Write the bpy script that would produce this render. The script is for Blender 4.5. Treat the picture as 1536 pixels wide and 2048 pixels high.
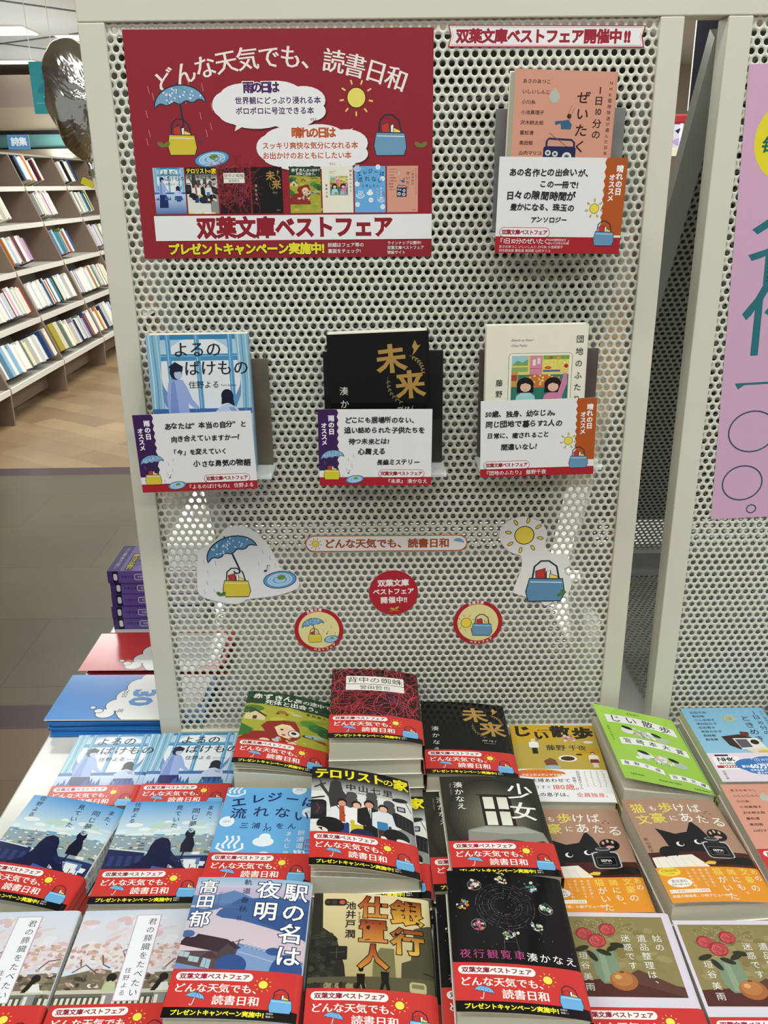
import bpy, bmesh, math, random
import numpy as np
from mathutils import Vector, Matrix, Euler
from mathutils.geometry import tessellate_polygon, delaunay_2d_cdt

for _o in list(bpy.data.objects):
    bpy.data.objects.remove(_o, do_unlink=True)
SC = bpy.context.scene
COL = SC.collection
RND = random.Random(7)

# ------------------------------------------------------------------ camera, world, light, exposure
FPX, PITCH, YAW, ROLL = 1759.6, 0.35675, -0.00426, -0.01171
CAM_AT = (0.26237, -0.97636, 0.67921)
cam = bpy.data.cameras.new('camera')
camo = bpy.data.objects.new('camera', cam)
COL.objects.link(camo)
cam.sensor_fit = 'VERTICAL'
cam.sensor_height = 36.0
cam.lens = FPX / 2048.0 * 36.0
cam.clip_start = 0.02
_R = Matrix.Rotation(YAW, 3, 'Z') @ Matrix.Rotation(math.pi / 2 - PITCH, 3, 'X') @ Matrix.Rotation(ROLL, 3, 'Z')
camo.matrix_world = Matrix.Translation(CAM_AT) @ _R.to_4x4()
SC.camera = camo

SC.view_settings.view_transform = 'Standard'
SC.view_settings.look = 'None'
SC.view_settings.gamma = 1.0
SC.view_settings.use_curve_mapping = False
SC.view_settings.exposure = 0.0

world = bpy.data.worlds.new('store_air')
SC.world = world
world.use_nodes = True
world.node_tree.nodes['Background'].inputs[0].default_value = (0.96, 1.0, 0.985, 1)
world.node_tree.nodes['Background'].inputs[1].default_value = 0.30

CEIL_Z, FLOOR_Z = 2.02, -0.74
def area(name, loc, sx, sy, power, col=(0.965, 1.0, 0.965), rot=(0, 0, 0)):
    l = bpy.data.lights.new(name, 'AREA')
    l.shape = 'RECTANGLE'; l.size = sx; l.size_y = sy; l.energy = power; l.color = col
    o = bpy.data.objects.new(name, l); COL.objects.link(o)
    o.location = loc; o.rotation_euler = rot
    return o
LAMPS = [(-0.9, -2.3), (0.5, -2.3), (1.9, -2.3), (-0.9, -0.75), (0.5, -0.75), (1.9, -0.75), (-1.55, 2.6), (2.6, 2.6)]
for _x, _y in LAMPS:
    area('ceiling_lamp_light', (_x, _y, CEIL_Z - 0.03), 1.2, 0.35, 14.8)
for _x, _y in ((-1.2, 4.2), (-1.2, 7.0), (1.5, 4.5), (1.5, 8.0)):
    area('ceiling_lamp_light', (_x, _y, CEIL_Z - 0.03), 1.2, 1.2, 58)

for _x, _y in ((-2.75, 5.6), (-2.75, 7.6), (-3.4, 9.7), (-0.9, 9.7), (1.6, 9.7)):      # added unseen uplights that brighten the ceiling over bookcases and back wall
    area('added_uplight', (_x, _y, 1.0), 0.2, 1.2, 8, rot=(math.pi, 0, 0))

# ------------------------------------------------------------------ colour and material helpers
def lin(h):
    h = h.lstrip('#')
    if len(h) == 3:
        h = ''.join(c * 2 for c in h)
    r = []
    for i in (0, 2, 4):
        v = int(h[i:i + 2], 16) / 255
        r.append(v / 12.92 if v <= 0.04045 else ((v + 0.055) / 1.055) ** 2.4)
    return (r[0], r[1], r[2], 1.0)

def mat(name, col=None, rough=0.5, spec=0.5, metal=0.0, noise=None, bump=None, coat=0.0, attr=None, objcol=False):
    m = bpy.data.materials.new(name); m.use_nodes = True
    nt = m.node_tree; b = nt.nodes['Principled BSDF']
    b.inputs['Roughness'].default_value = rough
    b.inputs['Specular IOR Level'].default_value = spec
    b.inputs['Metallic'].default_value = metal
    b.inputs['Coat Weight'].default_value = coat
    b.inputs['Coat Roughness'].default_value = 0.12
    src = None
    if attr:
        a = nt.nodes.new('ShaderNodeAttribute'); a.attribute_name = attr; src = a.outputs['Color']
    elif objcol:
        a = nt.nodes.new('ShaderNodeObjectInfo'); src = a.outputs['Color']
    else:
        a = nt.nodes.new('ShaderNodeRGB'); a.outputs[0].default_value = lin(col); src = a.outputs[0]
    tc = nt.nodes.new('ShaderNodeTexCoord')
    if noise:
        sc, amt = noise[0], noise[1]
        n = nt.nodes.new('ShaderNodeTexNoise'); n.inputs['Scale'].default_value = sc; n.inputs['Detail'].default_value = 4
        if len(noise) > 2:
            mp = nt.nodes.new('ShaderNodeMapping'); mp.inputs['Scale'].default_value = noise[2]
            nt.links.new(tc.outputs['Object'], mp.inputs[0]); nt.links.new(mp.outputs[0], n.inputs['Vector'])
        else:
            nt.links.new(tc.outputs['Object'], n.inputs['Vector'])
        mr = nt.nodes.new('ShaderNodeMapRange')
        mr.inputs[1].default_value = 0.3; mr.inputs[2].default_value = 0.7
        mr.inputs[3].default_value = 1 - amt; mr.inputs[4].default_value = 1 + amt * 0.4
        nt.links.new(n.outputs[0], mr.inputs[0])
        mx = nt.nodes.new('ShaderNodeMix'); mx.data_type = 'RGBA'; mx.blend_type = 'MULTIPLY'; mx.inputs[0].default_value = 1
        nt.links.new(src, mx.inputs[6]); nt.links.new(mr.outputs[0], mx.inputs[7]); src = mx.outputs[2]
    nt.links.new(src, b.inputs['Base Color'])
    if bump:
        n2 = nt.nodes.new('ShaderNodeTexNoise'); n2.inputs['Scale'].default_value = bump[0]; n2.inputs['Detail'].default_value = 3
        nt.links.new(tc.outputs['Object'], n2.inputs['Vector'])
        bp = nt.nodes.new('ShaderNodeBump'); bp.inputs['Strength'].default_value = bump[1]; bp.inputs['Distance'].default_value = bump[2]
        nt.links.new(n2.outputs[0], bp.inputs['Height']); nt.links.new(bp.outputs[0], b.inputs['Normal'])
    return m

M = {}
M['gloss'] = mat('laminated_print', attr='Col', rough=0.16, spec=0.36, bump=(9, 0.10, 0.002))
M['matte'] = mat('card_print', attr='Col', rough=0.62, spec=0.3, noise=(60, 0.02))
M['frame'] = mat('beige_powder_coat', '#d9d6c6', rough=0.42, spec=0.4, noise=(5, 0.035), bump=(900, 0.05, 0.0004))
M['frame_gloss'] = mat('grey_enamel_coat', '#c6cbc3', rough=0.2, spec=0.55, bump=(700, 0.12, 0.0006))
M['perf'] = mat('perforated_sheet_paint', '#d9d7ca', rough=0.4, spec=0.4, noise=(6, 0.03))
M['rear'] = mat('grey_perforated_sheet', '#b9bbb4', rough=0.45, spec=0.4, noise=(6, 0.04))
M['backing'] = mat('added_dark_backing', '#7a7c74', rough=0.6, noise=(8, 0.08))
M['table'] = mat('white_gloss_laminate', '#e4e3dc', rough=0.16, spec=0.5, noise=(3, 0.02))
M['pages'] = mat('page_edges', '#d6d2bd', rough=0.8, spec=0.15, noise=(3, 0.10, (1, 1, 900)))
M['flyleaf'] = mat('flyleaf_paper', '#d9cdb4', rough=0.7, spec=0.2, noise=(20, 0.04))
M['shelfwood'] = mat('brown_laminate', '#8b7768', rough=0.5, spec=0.3, noise=(14, 0.06, (1, 1, 0.1)))
M['shelflip'] = mat('white_shelf_lip', '#efece4', rough=0.4, noise=(4, 0.02))
M['shelfback'] = mat('shelf_back_grey', '#a9a69f', rough=0.6, noise=(4, 0.04))
M['spine'] = mat('bookcase_book_cover', objcol=True, rough=0.4, spec=0.4, noise=(25, 0.10))
M['pagewhite'] = mat('bookcase_book_pages', '#ddd8ca', rough=0.8, noise=(5, 0.08))
M['ceil'] = mat('ceiling_board', '#e3e4e4', rough=0.8, noise=(0.8, 0.05))
M['wall'] = mat('painted_store_wall', '#c5b8a8', rough=0.8, noise=(0.7, 0.04))
M['black'] = mat('black_plate', '#15141a', rough=0.35, spec=0.4, noise=(12, 0.15))
M['leafstock'] = mat('leaflet_edges', attr='Col', rough=0.45, spec=0.35, noise=(3, 0.10, (1, 1, 700)))

def clear_acrylic(name, tint=(0.93, 0.955, 0.945), ior=1.25, painted_glow=0.0):
    m = bpy.data.materials.new(name); m.use_nodes = True
    nt = m.node_tree
    for n in list(nt.nodes):
        nt.nodes.remove(n)
    o = nt.nodes.new('ShaderNodeOutputMaterial')
    t = nt.nodes.new('ShaderNodeBsdfTransparent'); t.inputs[0].default_value = (*tint, 1)
    g = nt.nodes.new('ShaderNodeBsdfGlossy'); g.inputs['Roughness'].default_value = 0.04
    f = nt.nodes.new('ShaderNodeValue'); f.outputs[0].default_value = 0.05
    x = nt.nodes.new('ShaderNodeMixShader')
    nt.links.new(f.outputs[0], x.inputs[0]); nt.links.new(t.outputs[0], x.inputs[1]); nt.links.new(g.outputs[0], x.inputs[2])
    if painted_glow:
        d = nt.nodes.new('ShaderNodeBsdfDiffuse'); d.inputs[0].default_value = lin('#f4f6f4'); y = nt.nodes.new('ShaderNodeMixShader'); y.inputs[0].default_value = painted_glow
        nt.links.new(x.outputs[0], y.inputs[1]); nt.links.new(d.outputs[0], y.inputs[2]); x = y
    nt.links.new(x.outputs[0], o.inputs[0])
    return m
M['acrylic'] = clear_acrylic('clear_acrylic', (0.975, 0.985, 0.98), 1.18)
M['glow_acrylic'] = clear_acrylic('acrylic_painted_bright', (0.97, 0.98, 0.975), 1.2, 0.65)  # white diffuse mixed in, painting the brightness of refracted light

def emis(name, col, s):
    m = bpy.data.materials.new(name); m.use_nodes = True
    b = m.node_tree.nodes['Principled BSDF']
    b.inputs['Base Color'].default_value = lin(col); b.inputs['Emission Color'].default_value = lin(col)
    b.inputs['Emission Strength'].default_value = s
    return m
M['lamp'] = emis('lamp_diffuser', '#fffaf0', 1.6)

# ------------------------------------------------------------------ object helpers
def tag(o, label=None, cat=None, group=None, kind=None):
    if label: o['label'] = label
    if cat: o['category'] = cat
    if group: o['group'] = group
    if kind: o['kind'] = kind
    return o

def thing(name, loc, label, cat, rot=(0, 0, 0), group=None):
    o = bpy.data.objects.new(name, None); COL.objects.link(o)
    o.empty_display_size = 0.02
    o.location = loc; o.rotation_euler = rot
    return tag(o, label, cat, group)

def link(name, me, parent=None, loc=None, rot=None):
    o = bpy.data.objects.new(name, me); COL.objects.link(o)
    if parent: o.parent = parent
    if loc is not None: o.location = loc
    if rot is not None: o.rotation_euler = rot
    return o

class MB:
    """collects simple solids into one mesh"""
    def __init__(s):
        s.v = []; s.f = []; s.mi = []; s.c = []; s.cur = 0; s.col = (1, 1, 1, 1)
    def add(s, vs, fs):
        n = len(s.v); s.v += [tuple(p) for p in vs]; s.c += [s.col] * len(vs)
        s.f += [tuple(n + i for i in f) for f in fs]; s.mi += [s.cur] * len(fs)
        return s
    def box(s, x0, x1, y0, y1, z0, z1):
        return s.add([(x0, y0, z0), (x1, y0, z0), (x1, y1, z0), (x0, y1, z0), (x0, y0, z1), (x1, y0, z1), (x1, y1, z1), (x0, y1, z1)],
                     [(0, 3, 2, 1), (4, 5, 6, 7), (0, 1, 5, 4), (1, 2, 6, 5), (2, 3, 7, 6), (3, 0, 4, 7)])
    def prism(s, poly, axis, a, b):
        """poly of 2D points extruded along axis ('x': (y,z), 'y': (x,z), 'z': (x,y))"""
        def mk(p, t):
            return (t, p[0], p[1]) if axis == 'x' else (p[0], t, p[1]) if axis == 'y' else (p[0], p[1], t)
        n = len(poly)
        vs = [mk(p, a) for p in poly] + [mk(p, b) for p in poly]
        fs = [tuple(range(n))[::-1], tuple(range(n, 2 * n))] + [(i, (i + 1) % n, n + (i + 1) % n, n + i) for i in range(n)]
        return s.add(vs, fs)
    def tube(s, pts, r, n=10):
        pts = [Vector(p) for p in pts]; rings = []
        for i, p in enumerate(pts):
            d = (pts[min(i + 1, len(pts) - 1)] - pts[max(i - 1, 0)]).normalized()
            a = d.orthogonal().normalized(); b = d.cross(a)
            rr = r[i] if isinstance(r, (list, tuple)) else r
            rings.append([p + a * math.cos(t) * rr + b * math.sin(t) * rr for t in [2 * math.pi * k / n for k in range(n)]])
        vs = [q for g in rings for q in g]; fs = []
        for i in range(len(pts) - 1):
            for k in range(n):
                fs.append((i * n + k, i * n + (k + 1) % n, (i + 1) * n + (k + 1) % n, (i + 1) * n + k))
        fs.append(tuple(range(n))[::-1]); fs.append(tuple((len(pts) - 1) * n + k for k in range(n)))
        return s.add(vs, fs)
    def mesh(s, name, mats, smooth=False):
        me = bpy.data.meshes.new(name)
        me.from_pydata(s.v, [], s.f)
        for m in (mats if isinstance(mats, (list, tuple)) else [mats]):
            me.materials.append(m)
        me.polygons.foreach_set('material_index', s.mi)
        if any(c != (1, 1, 1, 1) for c in s.c):
            at = me.attributes.new('Col', 'FLOAT_COLOR', 'POINT')
            at.data.foreach_set('color', [x for c in s.c for x in c])
        if smooth:
            me.polygons.foreach_set('use_smooth', [True] * len(me.polygons))
        me.update()
        bm = bmesh.new(); bm.from_mesh(me); bmesh.ops.recalc_face_normals(bm, faces=bm.faces); bm.to_mesh(me); bm.free()
        return me
    def obj(s, name, mats, parent=None, bevel=0, smooth=False, loc=None, rot=None):
        o = link(name, s.mesh(name, mats, smooth), parent, loc, rot)
        if bevel:
            b = o.modifiers.new('edge', 'BEVEL'); b.width = bevel; b.segments = 2; b.limit_method = 'ANGLE'; b.angle_limit = 0.6
        return o

# ------------------------------------------------------------------ glyphs
_cu = bpy.data.curves.new('glyph', 'FONT'); _go = bpy.data.objects.new('glyph', _cu); COL.objects.link(_go)
_cu.resolution_u = 2
_G = {}; _L = {}
def outline(ch):
    """outline loops of one character, in ems"""
    if ch not in _L:
        _cu.fill_mode = 'NONE'; _cu.body = ch
        dg = bpy.context.evaluated_depsgraph_get(); dg.update()
        m = bpy.data.meshes.new_from_object(_go.evaluated_get(dg))
        vs = [(v.co.x, v.co.y) for v in m.vertices]; nxt = {}
        for e in m.edges: nxt.setdefault(e.vertices[0], []).append(e.vertices[1]); nxt.setdefault(e.vertices[1], []).append(e.vertices[0])
        bpy.data.meshes.remove(m)
        seen = set(); loops = []
        for v0 in range(len(vs)):
            if v0 in seen or v0 not in nxt: continue
            lp = [v0]; seen.add(v0); nb = nxt[v0]; cur = v0 + 1 if v0 + 1 in nb else nb[0]
            while cur not in seen:
                lp.append(cur); seen.add(cur); c = [q for q in nxt[cur] if q not in seen]
                if not c: break
                cur = c[0]
            P = [vs[q] for q in lp]; Q = [P[0]]
            for p in P[1:]:
                if abs(p[0] - Q[-1][0]) + abs(p[1] - Q[-1][1]) > 1e-5: Q.append(p)
            if len(Q) > 2: loops.append(np.array(Q))
        _L[ch] = loops
    return _L[ch]
def glyph(ch, bold=0.0, wide=0.0):
    """filled character as one flat, non-overlapping mesh; bold thickens every stroke, wide only the upright ones"""
    k = (ch, round(bold, 3), round(wide, 3))
    if k not in _G:
        loops = outline(ch)
        if loops:
            sgn = 1.0 if sum(0.5 * np.sum(l[:, 0] * np.roll(l[:, 1], -1) - l[:, 1] * np.roll(l[:, 0], -1)) for l in loops) > 0 else -1.0
            out = []
            for l in loops:
                d0 = l - np.roll(l, 1, 0); d1 = np.roll(l, -1, 0) - l
                n0 = np.stack([d0[:, 1], -d0[:, 0]], 1); n0 /= np.linalg.norm(n0, axis=1)[:, None] + 1e-12
                n1 = np.stack([d1[:, 1], -d1[:, 0]], 1); n1 /= np.linalg.norm(n1, axis=1)[:, None] + 1e-12
                n = n0 + n1; q = np.maximum(np.sum(n * n, 1), 1.0); n = n * (2.0 / q)[:, None] * sgn
                out.append(l + n * np.array([bold + wide, bold]))
            pts = []; eds = []
            for l in out:
                b = len(pts); pts += [Vector((float(p[0]), float(p[1]))) for p in l]; eds += [(b + i, b + (i + 1) % len(l)) for i in range(len(l))]
            V, _e, F, *_x = delaunay_2d_cdt(pts, eds, [], 0, 1e-5)
            V = np.array([(v.x, v.y) for v in V]); F = [f for f in F]
            cen = np.array([V[list(f)].mean(0) for f in F]) if F else np.zeros((0, 2)); wn = np.zeros(len(F))
            for l in out:
                a = l; b = np.roll(l, -1, 0)
                up = (a[None, :, 1] <= cen[:, None, 1]) & (b[None, :, 1] > cen[:, None, 1]); dn = (a[None, :, 1] > cen[:, None, 1]) & (b[None, :, 1] <= cen[:, None, 1])
                side = (b[None, :, 0] - a[None, :, 0]) * (cen[:, None, 1] - a[None, :, 1]) - (cen[:, None, 0] - a[None, :, 0]) * (b[None, :, 1] - a[None, :, 1])
                wn += np.sum(up & (side > 0), 1); wn -= np.sum(dn & (side < 0), 1)
            fs = [tuple(f) for f, w in zip(F, wn) if round(w * sgn) > 0]; vs = V
        else:
            vs = np.zeros((0, 2)); fs = []
        if ord(ch) > 0x2000: adv = 1.0
        elif ch == ' ': adv = 0.3
        else: adv = (max(l[:, 0].max() for l in loops) + 0.06) if loops else 0.3
        _G[k] = (vs, fs, adv)
    return _G[k]

# ------------------------------------------------------------------ flat printed artwork, in millimetres, y down from the top left corner
DZ = 6e-6
class Art:
    def __init__(s, w, h, bg=None):
        s.w, s.h = w, h; s.V = []; s.F = []; s.C = []; s.k = 0
        s.rnd = random.Random(int(w * 31 + h * 7))
        if bg: s.rect(0, 0, w, h, bg)
    def raw(s, pts, faces, cols, up=True):
        if up: s.k += 1
        z = s.k * DZ; n = len(s.V)
        s.V += [(float(p[0]), float(p[1]), z) for p in pts]
        s.F += [tuple(n + i for i in f) for f in faces]
        s.C += cols if isinstance(cols, list) else [cols] * len(pts)
    def poly(s, pts, c, c2=None, up=True):
        """closed polygon; with c2 a printed vertical blend from c (top) to c2 (bottom)"""
        if len(pts) > 4:
            fs = tessellate_polygon([[Vector((p[0], p[1], 0)) for p in pts]])
        else:
            fs = [tuple(range(len(pts)))]
        a = lin(c)
        if c2:
            b = lin(c2); y0 = min(p[1] for p in pts); y1 = max(p[1] for p in pts)
            cols = []
            for p in pts:
                t = (p[1] - y0) / max(1e-6, y1 - y0); cols.append(tuple(a[i] * (1 - t) + b[i] * t for i in range(4)))
        else:
            cols = [a] * len(pts)
        s.raw(pts, fs, cols, up)
    def rect(s, x0, y0, x1, y1, c, c2=None):
        s.poly([(x0, y0), (x1, y0), (x1, y1), (x0, y1)], c, c2)
    def ell(s, x, y, rx, ry, c, rot=0, n=22, c2=None, a0=0, a1=360):
        r = math.radians(rot); cs, sn = math.cos(r), math.sin(r); pts = []
        full = abs(a1 - a0) >= 360
        for i in range(n if full else n + 1):
            t = math.radians(a0 + (a1 - a0) * i / n); u, v = rx * math.cos(t), ry * math.sin(t)
            pts.append((x + u * cs - v * sn, y + u * sn + v * cs))
        s.poly(pts, c, c2)
        return pts
    def line(s, pts, w, c, closed=False, up=True):
        P = [Vector((p[0], p[1])) for p in pts]; n = len(P); L = []; Rr = []
        for i in range(n):
            a = P[(i - 1) % n] if (closed or i > 0) else P[i]; b = P[(i + 1) % n] if (closed or i < n - 1) else P[i]
            d = (b - a)
            if d.length < 1e-9: d = Vector((1, 0))
            d.normalize(); nn = Vector((-d.y, d.x)) * w / 2
            L.append(P[i] + nn); Rr.append(P[i] - nn)
        m = n if closed else n - 1
        s.raw(L + Rr, [(i, (i + 1) % n, n + (i + 1) % n, n + i) for i in range(m)], lin(c), up)
    def shape(s, pts, c, ow=0.4, oc='#222a36', c2=None):
        s.poly(pts, c, c2); s.line(pts, ow, oc, True)
    def rrect(s, x0, y0, x1, y1, r, c, oc=None, ow=0.4):
        pts = []
        for cx, cy, a in ((x1 - r, y0 + r, -90), (x1 - r, y1 - r, 0), (x0 + r, y1 - r, 90), (x0 + r, y0 + r, 180)):
            for i in range(7):
                t = math.radians(a + 15 * i); pts.append((cx + r * math.cos(t), cy + r * math.sin(t)))
        s.poly(pts, c)
        if oc: s.line(pts, ow, oc, True)
    def T(s, txt, x, y, size, c, al='l', v=False, step=None, bold=0.0, min_=0.0, rot=0, sx=1.0, shear=0.0, jit=0.0, edge=None, arc=None, c2=None):
        """lettering. (x, y) is the centre line of the first row / column; al l, c, r; v = top-down; min_ thickens only upright strokes"""
        s.k += 1; k0 = s.k
        if edge: s.k += 1; k1 = s.k
        adv = []
        for ch in txt:
            g = glyph(ch); adv.append((step or size * 1.0) if v else ((step if step and ord(ch) > 0x2000 else None) or g[2] * size * sx))
        tot = sum(adv); pos = 0.0 if (v or al == 'l') else (-tot / 2 if al == 'c' else -tot)
        cr, sr = math.cos(math.radians(rot)), math.sin(math.radians(rot))
        for ch, a in zip(txt, adv):
            passes = [(bold, c, k1 if edge else k0)]
            if edge: passes.insert(0, (edge[1], edge[0], k0))
            jr = math.radians(s.rnd.uniform(-jit, jit)); jx = s.rnd.uniform(-jit, jit) * 0.012 * size; js = 1 + s.rnd.uniform(-jit, jit) * 0.012
            for bo, cc, kk in passes:
                g, fs, ga = glyph(ch, bo, min_)
                if not len(g): continue
                for _once in (0,):
                    gx = (g[:, 0] - (0.5 if ord(ch) > 0x2000 else 0)) * size * sx * js
                    gy = -(g[:, 1] - 0.36) * size * js
                    gx = gx - shear * gy
                    if jit: gx, gy = gx * math.cos(jr) - gy * math.sin(jr), gx * math.sin(jr) + gy * math.cos(jr)
                    if v:
                        if ord(ch) <= 0x2000: gx = gx - ga * size * sx / 2
                        if ch == 'ー': gx, gy = -gy, gx
                        if ch in '、。': gx, gy = gx + size * 0.55, gy - size * 0.55
                        px, py = gx, gy + pos + size / 2
                    else:
                        px, py = gx + pos + (a / 2 if ord(ch) > 0x2000 else 0), gy
                    if jit: px = px + jx; py = py + jx
                    if arc:
                        mid = pos + a / 2; rr = arc[0]; ang = mid / rr; q = px - mid
                        px2 = (rr - py) * math.sin(ang) + q * math.cos(ang); py2 = rr - (rr - py) * math.cos(ang) + q * math.sin(ang)
                        px, py = px2, py2
                    X = x + px * cr - py * sr; Y = y + px * sr + py * cr
                    n = len(s.V); z = kk * DZ; col = lin(cc)
                    if c2 and cc == c:
                        b2 = lin(c2); col = [tuple(col[i] * (1 - t) + b2[i] * t for i in range(4)) for t in np.clip((gy + 0.45 * size) / (0.9 * size), 0, 1)]
                    s.V += [(float(p), float(q), z) for p, q in zip(X, Y)]
                    s.F += [tuple(n + i for i in f) for f in fs]; s.C += col if isinstance(col, list) else [col] * len(g)
            pos += a
    def subs(s, items, k):
        """small printed copies of other artworks, side by side; items = (artwork, x, y)"""
        s.k += 1; z0 = s.k * DZ; top = 0
        for art, x, y in items:
            n = len(s.V); top = max(top, art.k)
            s.V += [(x + p[0] * k, y + p[1] * k, z0 + p[2]) for p in art.V]; s.F += [tuple(n + i for i in f) for f in art.F]; s.C += art.C
        s.k += top
    def mesh(s, name, material, fn=None, cuts=(), clip=True, base=None):
        """turn the artwork into a mesh; fn maps (x mm, y mm, z m) to metres; base = MB with solid carrier already in metres"""
        me = bpy.data.meshes.new(name)
        f_ = min(1.0, 3.0e-4 / (DZ * (s.k + 1)))        # ink layers never build up more than 0.3 mm
        me.from_pydata([(p[0], p[1], p[2] * f_) for p in s.V], [], s.F)
        at = me.attributes.new('Col', 'FLOAT_COLOR', 'POINT')
        at.data.foreach_set('color', [x for c in s.C for x in c])
        bm = bmesh.new(); bm.from_mesh(me)
        def cut(co, no, clear):
            bmesh.ops.bisect_plane(bm, geom=bm.verts[:] + bm.edges[:] + bm.faces[:], dist=1e-7, plane_co=co, plane_no=no, clear_outer=clear)
        if clip:
            cut((0, 0, 0), (-1, 0, 0), True); cut((s.w, 0, 0), (1, 0, 0), True); cut((0, 0, 0), (0, -1, 0), True); cut((0, s.h, 0), (0, 1, 0), True)
        for x in cuts:
            cut((x, 0, 0), (1, 0, 0), False)
        for v in bm.verts:
            v.co = fn(v.co.x, v.co.y, v.co.z) if fn else Vector(((v.co.x - s.w / 2) / 1000, (s.h / 2 - v.co.y) / 1000, v.co.z))
        if base:
            lay = bm.verts.layers.float_color['Col']
            vs = [bm.verts.new(p) for p in base.v]
            for q, c in zip(vs, base.c): q[lay] = c
            for f in base.f:
                try: bm.faces.new([vs[i] for i in f])
                except ValueError: pass
        bm.to_mesh(me); bm.free()
        me.materials.append(material)
        return me
# ------------------------------------------------------------------ the store: floor, ceiling, walls
def floor_mat(name, kind):
    m = bpy.data.materials.new(name); m.use_nodes = True
    nt = m.node_tree; b = nt.nodes['Principled BSDF']
    tc = nt.nodes.new('ShaderNodeTexCoord'); mp = nt.nodes.new('ShaderNodeMapping')
    nt.links.new(tc.outputs['Object'], mp.inputs[0])
    br = nt.nodes.new('ShaderNodeTexBrick'); nt.links.new(mp.outputs[0], br.inputs['Vector'])
    no = nt.nodes.new('ShaderNodeTexNoise'); no.inputs['Detail'].default_value = 6
    if kind == 'wood':
        mp.inputs['Rotation'].default_value = (0, 0, 0.62)
        br.inputs['Scale'].default_value = 1.0; br.inputs['Brick Width'].default_value = 0.85; br.inputs['Row Height'].default_value = 0.17
        br.inputs['Mortar Size'].default_value = 0.0015
        br.inputs['Color1'].default_value = lin('#a88f6c'); br.inputs['Color2'].default_value = lin('#8a7155'); br.inputs['Mortar'].default_value = lin('#77634b')
        no.inputs['Scale'].default_value = 2.2; b.inputs['Roughness'].default_value = 0.3
    else:
        br.inputs['Scale'].default_value = 1.0; br.inputs['Brick Width'].default_value = 0.9; br.inputs['Row Height'].default_value = 0.45
        br.inputs['Mortar Size'].default_value = 0.002
        c = {'tile': ('#5b5441', '#635b47', '#494335'), 'dark': ('#3f2b31', '#46323a', '#33232a'), 'brown': ('#6c553b', '#755d42', '#5a4632')}[kind]
        for k, n in enumerate(('Color1', 'Color2', 'Mortar')): br.inputs[n].default_value = lin(c[k])
        no.inputs['Scale'].default_value = 1.6; b.inputs['Roughness'].default_value = 0.28
    nt.links.new(tc.outputs['Object'], no.inputs['Vector'])
    mr = nt.nodes.new('ShaderNodeMapRange'); mr.inputs[1].default_value = 0.35; mr.inputs[2].default_value = 0.65
    mr.inputs[3].default_value = 0.84; mr.inputs[4].default_value = 1.1
    nt.links.new(no.outputs[0], mr.inputs[0])
    mx = nt.nodes.new('ShaderNodeMix'); mx.data_type = 'RGBA'; mx.blend_type = 'MULTIPLY'; mx.inputs[0].default_value = 1
    nt.links.new(br.outputs['Color'], mx.inputs[6]); nt.links.new(mr.outputs[0], mx.inputs[7])
    nt.links.new(mx.outputs[2], b.inputs['Base Color'])
    return m
fm = [floor_mat('wood_plank_floor', 'wood'), floor_mat('dark_border_tile', 'dark'), floor_mat('stone_look_tile', 'tile'), floor_mat('brown_tile', 'brown')]
mb = MB()
for k, (y0, y1) in enumerate(((3.58, 11.0), (3.45, 3.58), (1.25, 3.45), (1.13, 1.25), (-5.0, 1.13))):
    mb.cur = (0, 1, 2, 1, 3)[k]; mb.box(-7, 7, y0, y1, FLOOR_Z - 0.05, FLOOR_Z)
tag(mb.obj('floor', fm), kind='structure')
tag(MB().box(-7, 7, -5, 11, CEIL_Z, CEIL_Z + 0.06).obj('ceiling', M['ceil']), kind='structure')
tag(MB().box(-7, 7, 11.0, 11.1, FLOOR_Z, CEIL_Z).obj('wall_back', M['wall']), kind='structure')
tag(MB().box(-7.0, -6.9, -5, 11.0, FLOOR_Z, CEIL_Z).obj('wall_left', M['wall']), kind='structure')
WY = 10.2
def zy(z7, y=WY): return 0.679 + (z7 - 0.679) * (y + 0.976) / 7.976
def trim(name, col, za, zb, y0=WY, x0=-6.9, x1=3.0, d=0.25, rough=0.6):
    tag(MB().box(x0, x1, y0, y0 + d, zy(za), zy(zb)).obj(name, mat(name + '_paint', col, rough=rough, noise=(2, 0.03))), kind='structure')
trim('trim_1', '#cdbda3', 1.127, 1.305)
trim('trim_2', '#101318', 1.097, 1.127, WY - 0.03)
trim('trim_3', '#6fa6a2', 0.997, 1.097)
trim('trim_4', '#14161a', 0.985, 0.997, WY - 0.03)
trim('trim_5', '#d3c6b0', 0.50, 0.985)
trim('trim_6', '#b3a496', 1.305, 1.545, WY - 0.0)
# dark seams between the ceiling boards
for n, (p, q) in enumerate((((-5.2, 6.2), (-2.0, 10.8)), ((-4.4, 9.4), (-2.2, 8.05)), ((-3.0, 6.2), (-2.0, 7.3)))):
    p = Vector((*p, 0)); q = Vector((*q, 0)); d = (q - p).normalized(); s_ = Vector((-d.y, d.x, 0)) * 0.018
    z = CEIL_Z - 0.006
    m_ = MB(); m_.prism([tuple((p + s_)[:2]), tuple((q + s_)[:2]), tuple((q - s_)[:2]), tuple((p - s_)[:2])], 'z', z, CEIL_Z + 0.002)
    tag(m_.obj('trim_%d' % (7 + n), mat('ceiling_seam_%s' % 'abc'[n], '#6d6f70', rough=0.7, noise=(3, 0.05))), kind='structure')
lamp_lab = ['largest square ceiling lamp cut by the left edge of the photo', 'ceiling lamp farthest back, above the hanging teal sign at the far wall',
            'ceiling lamp highest beside the white stand post', 'ceiling lamp just above the silver balloon']
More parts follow.
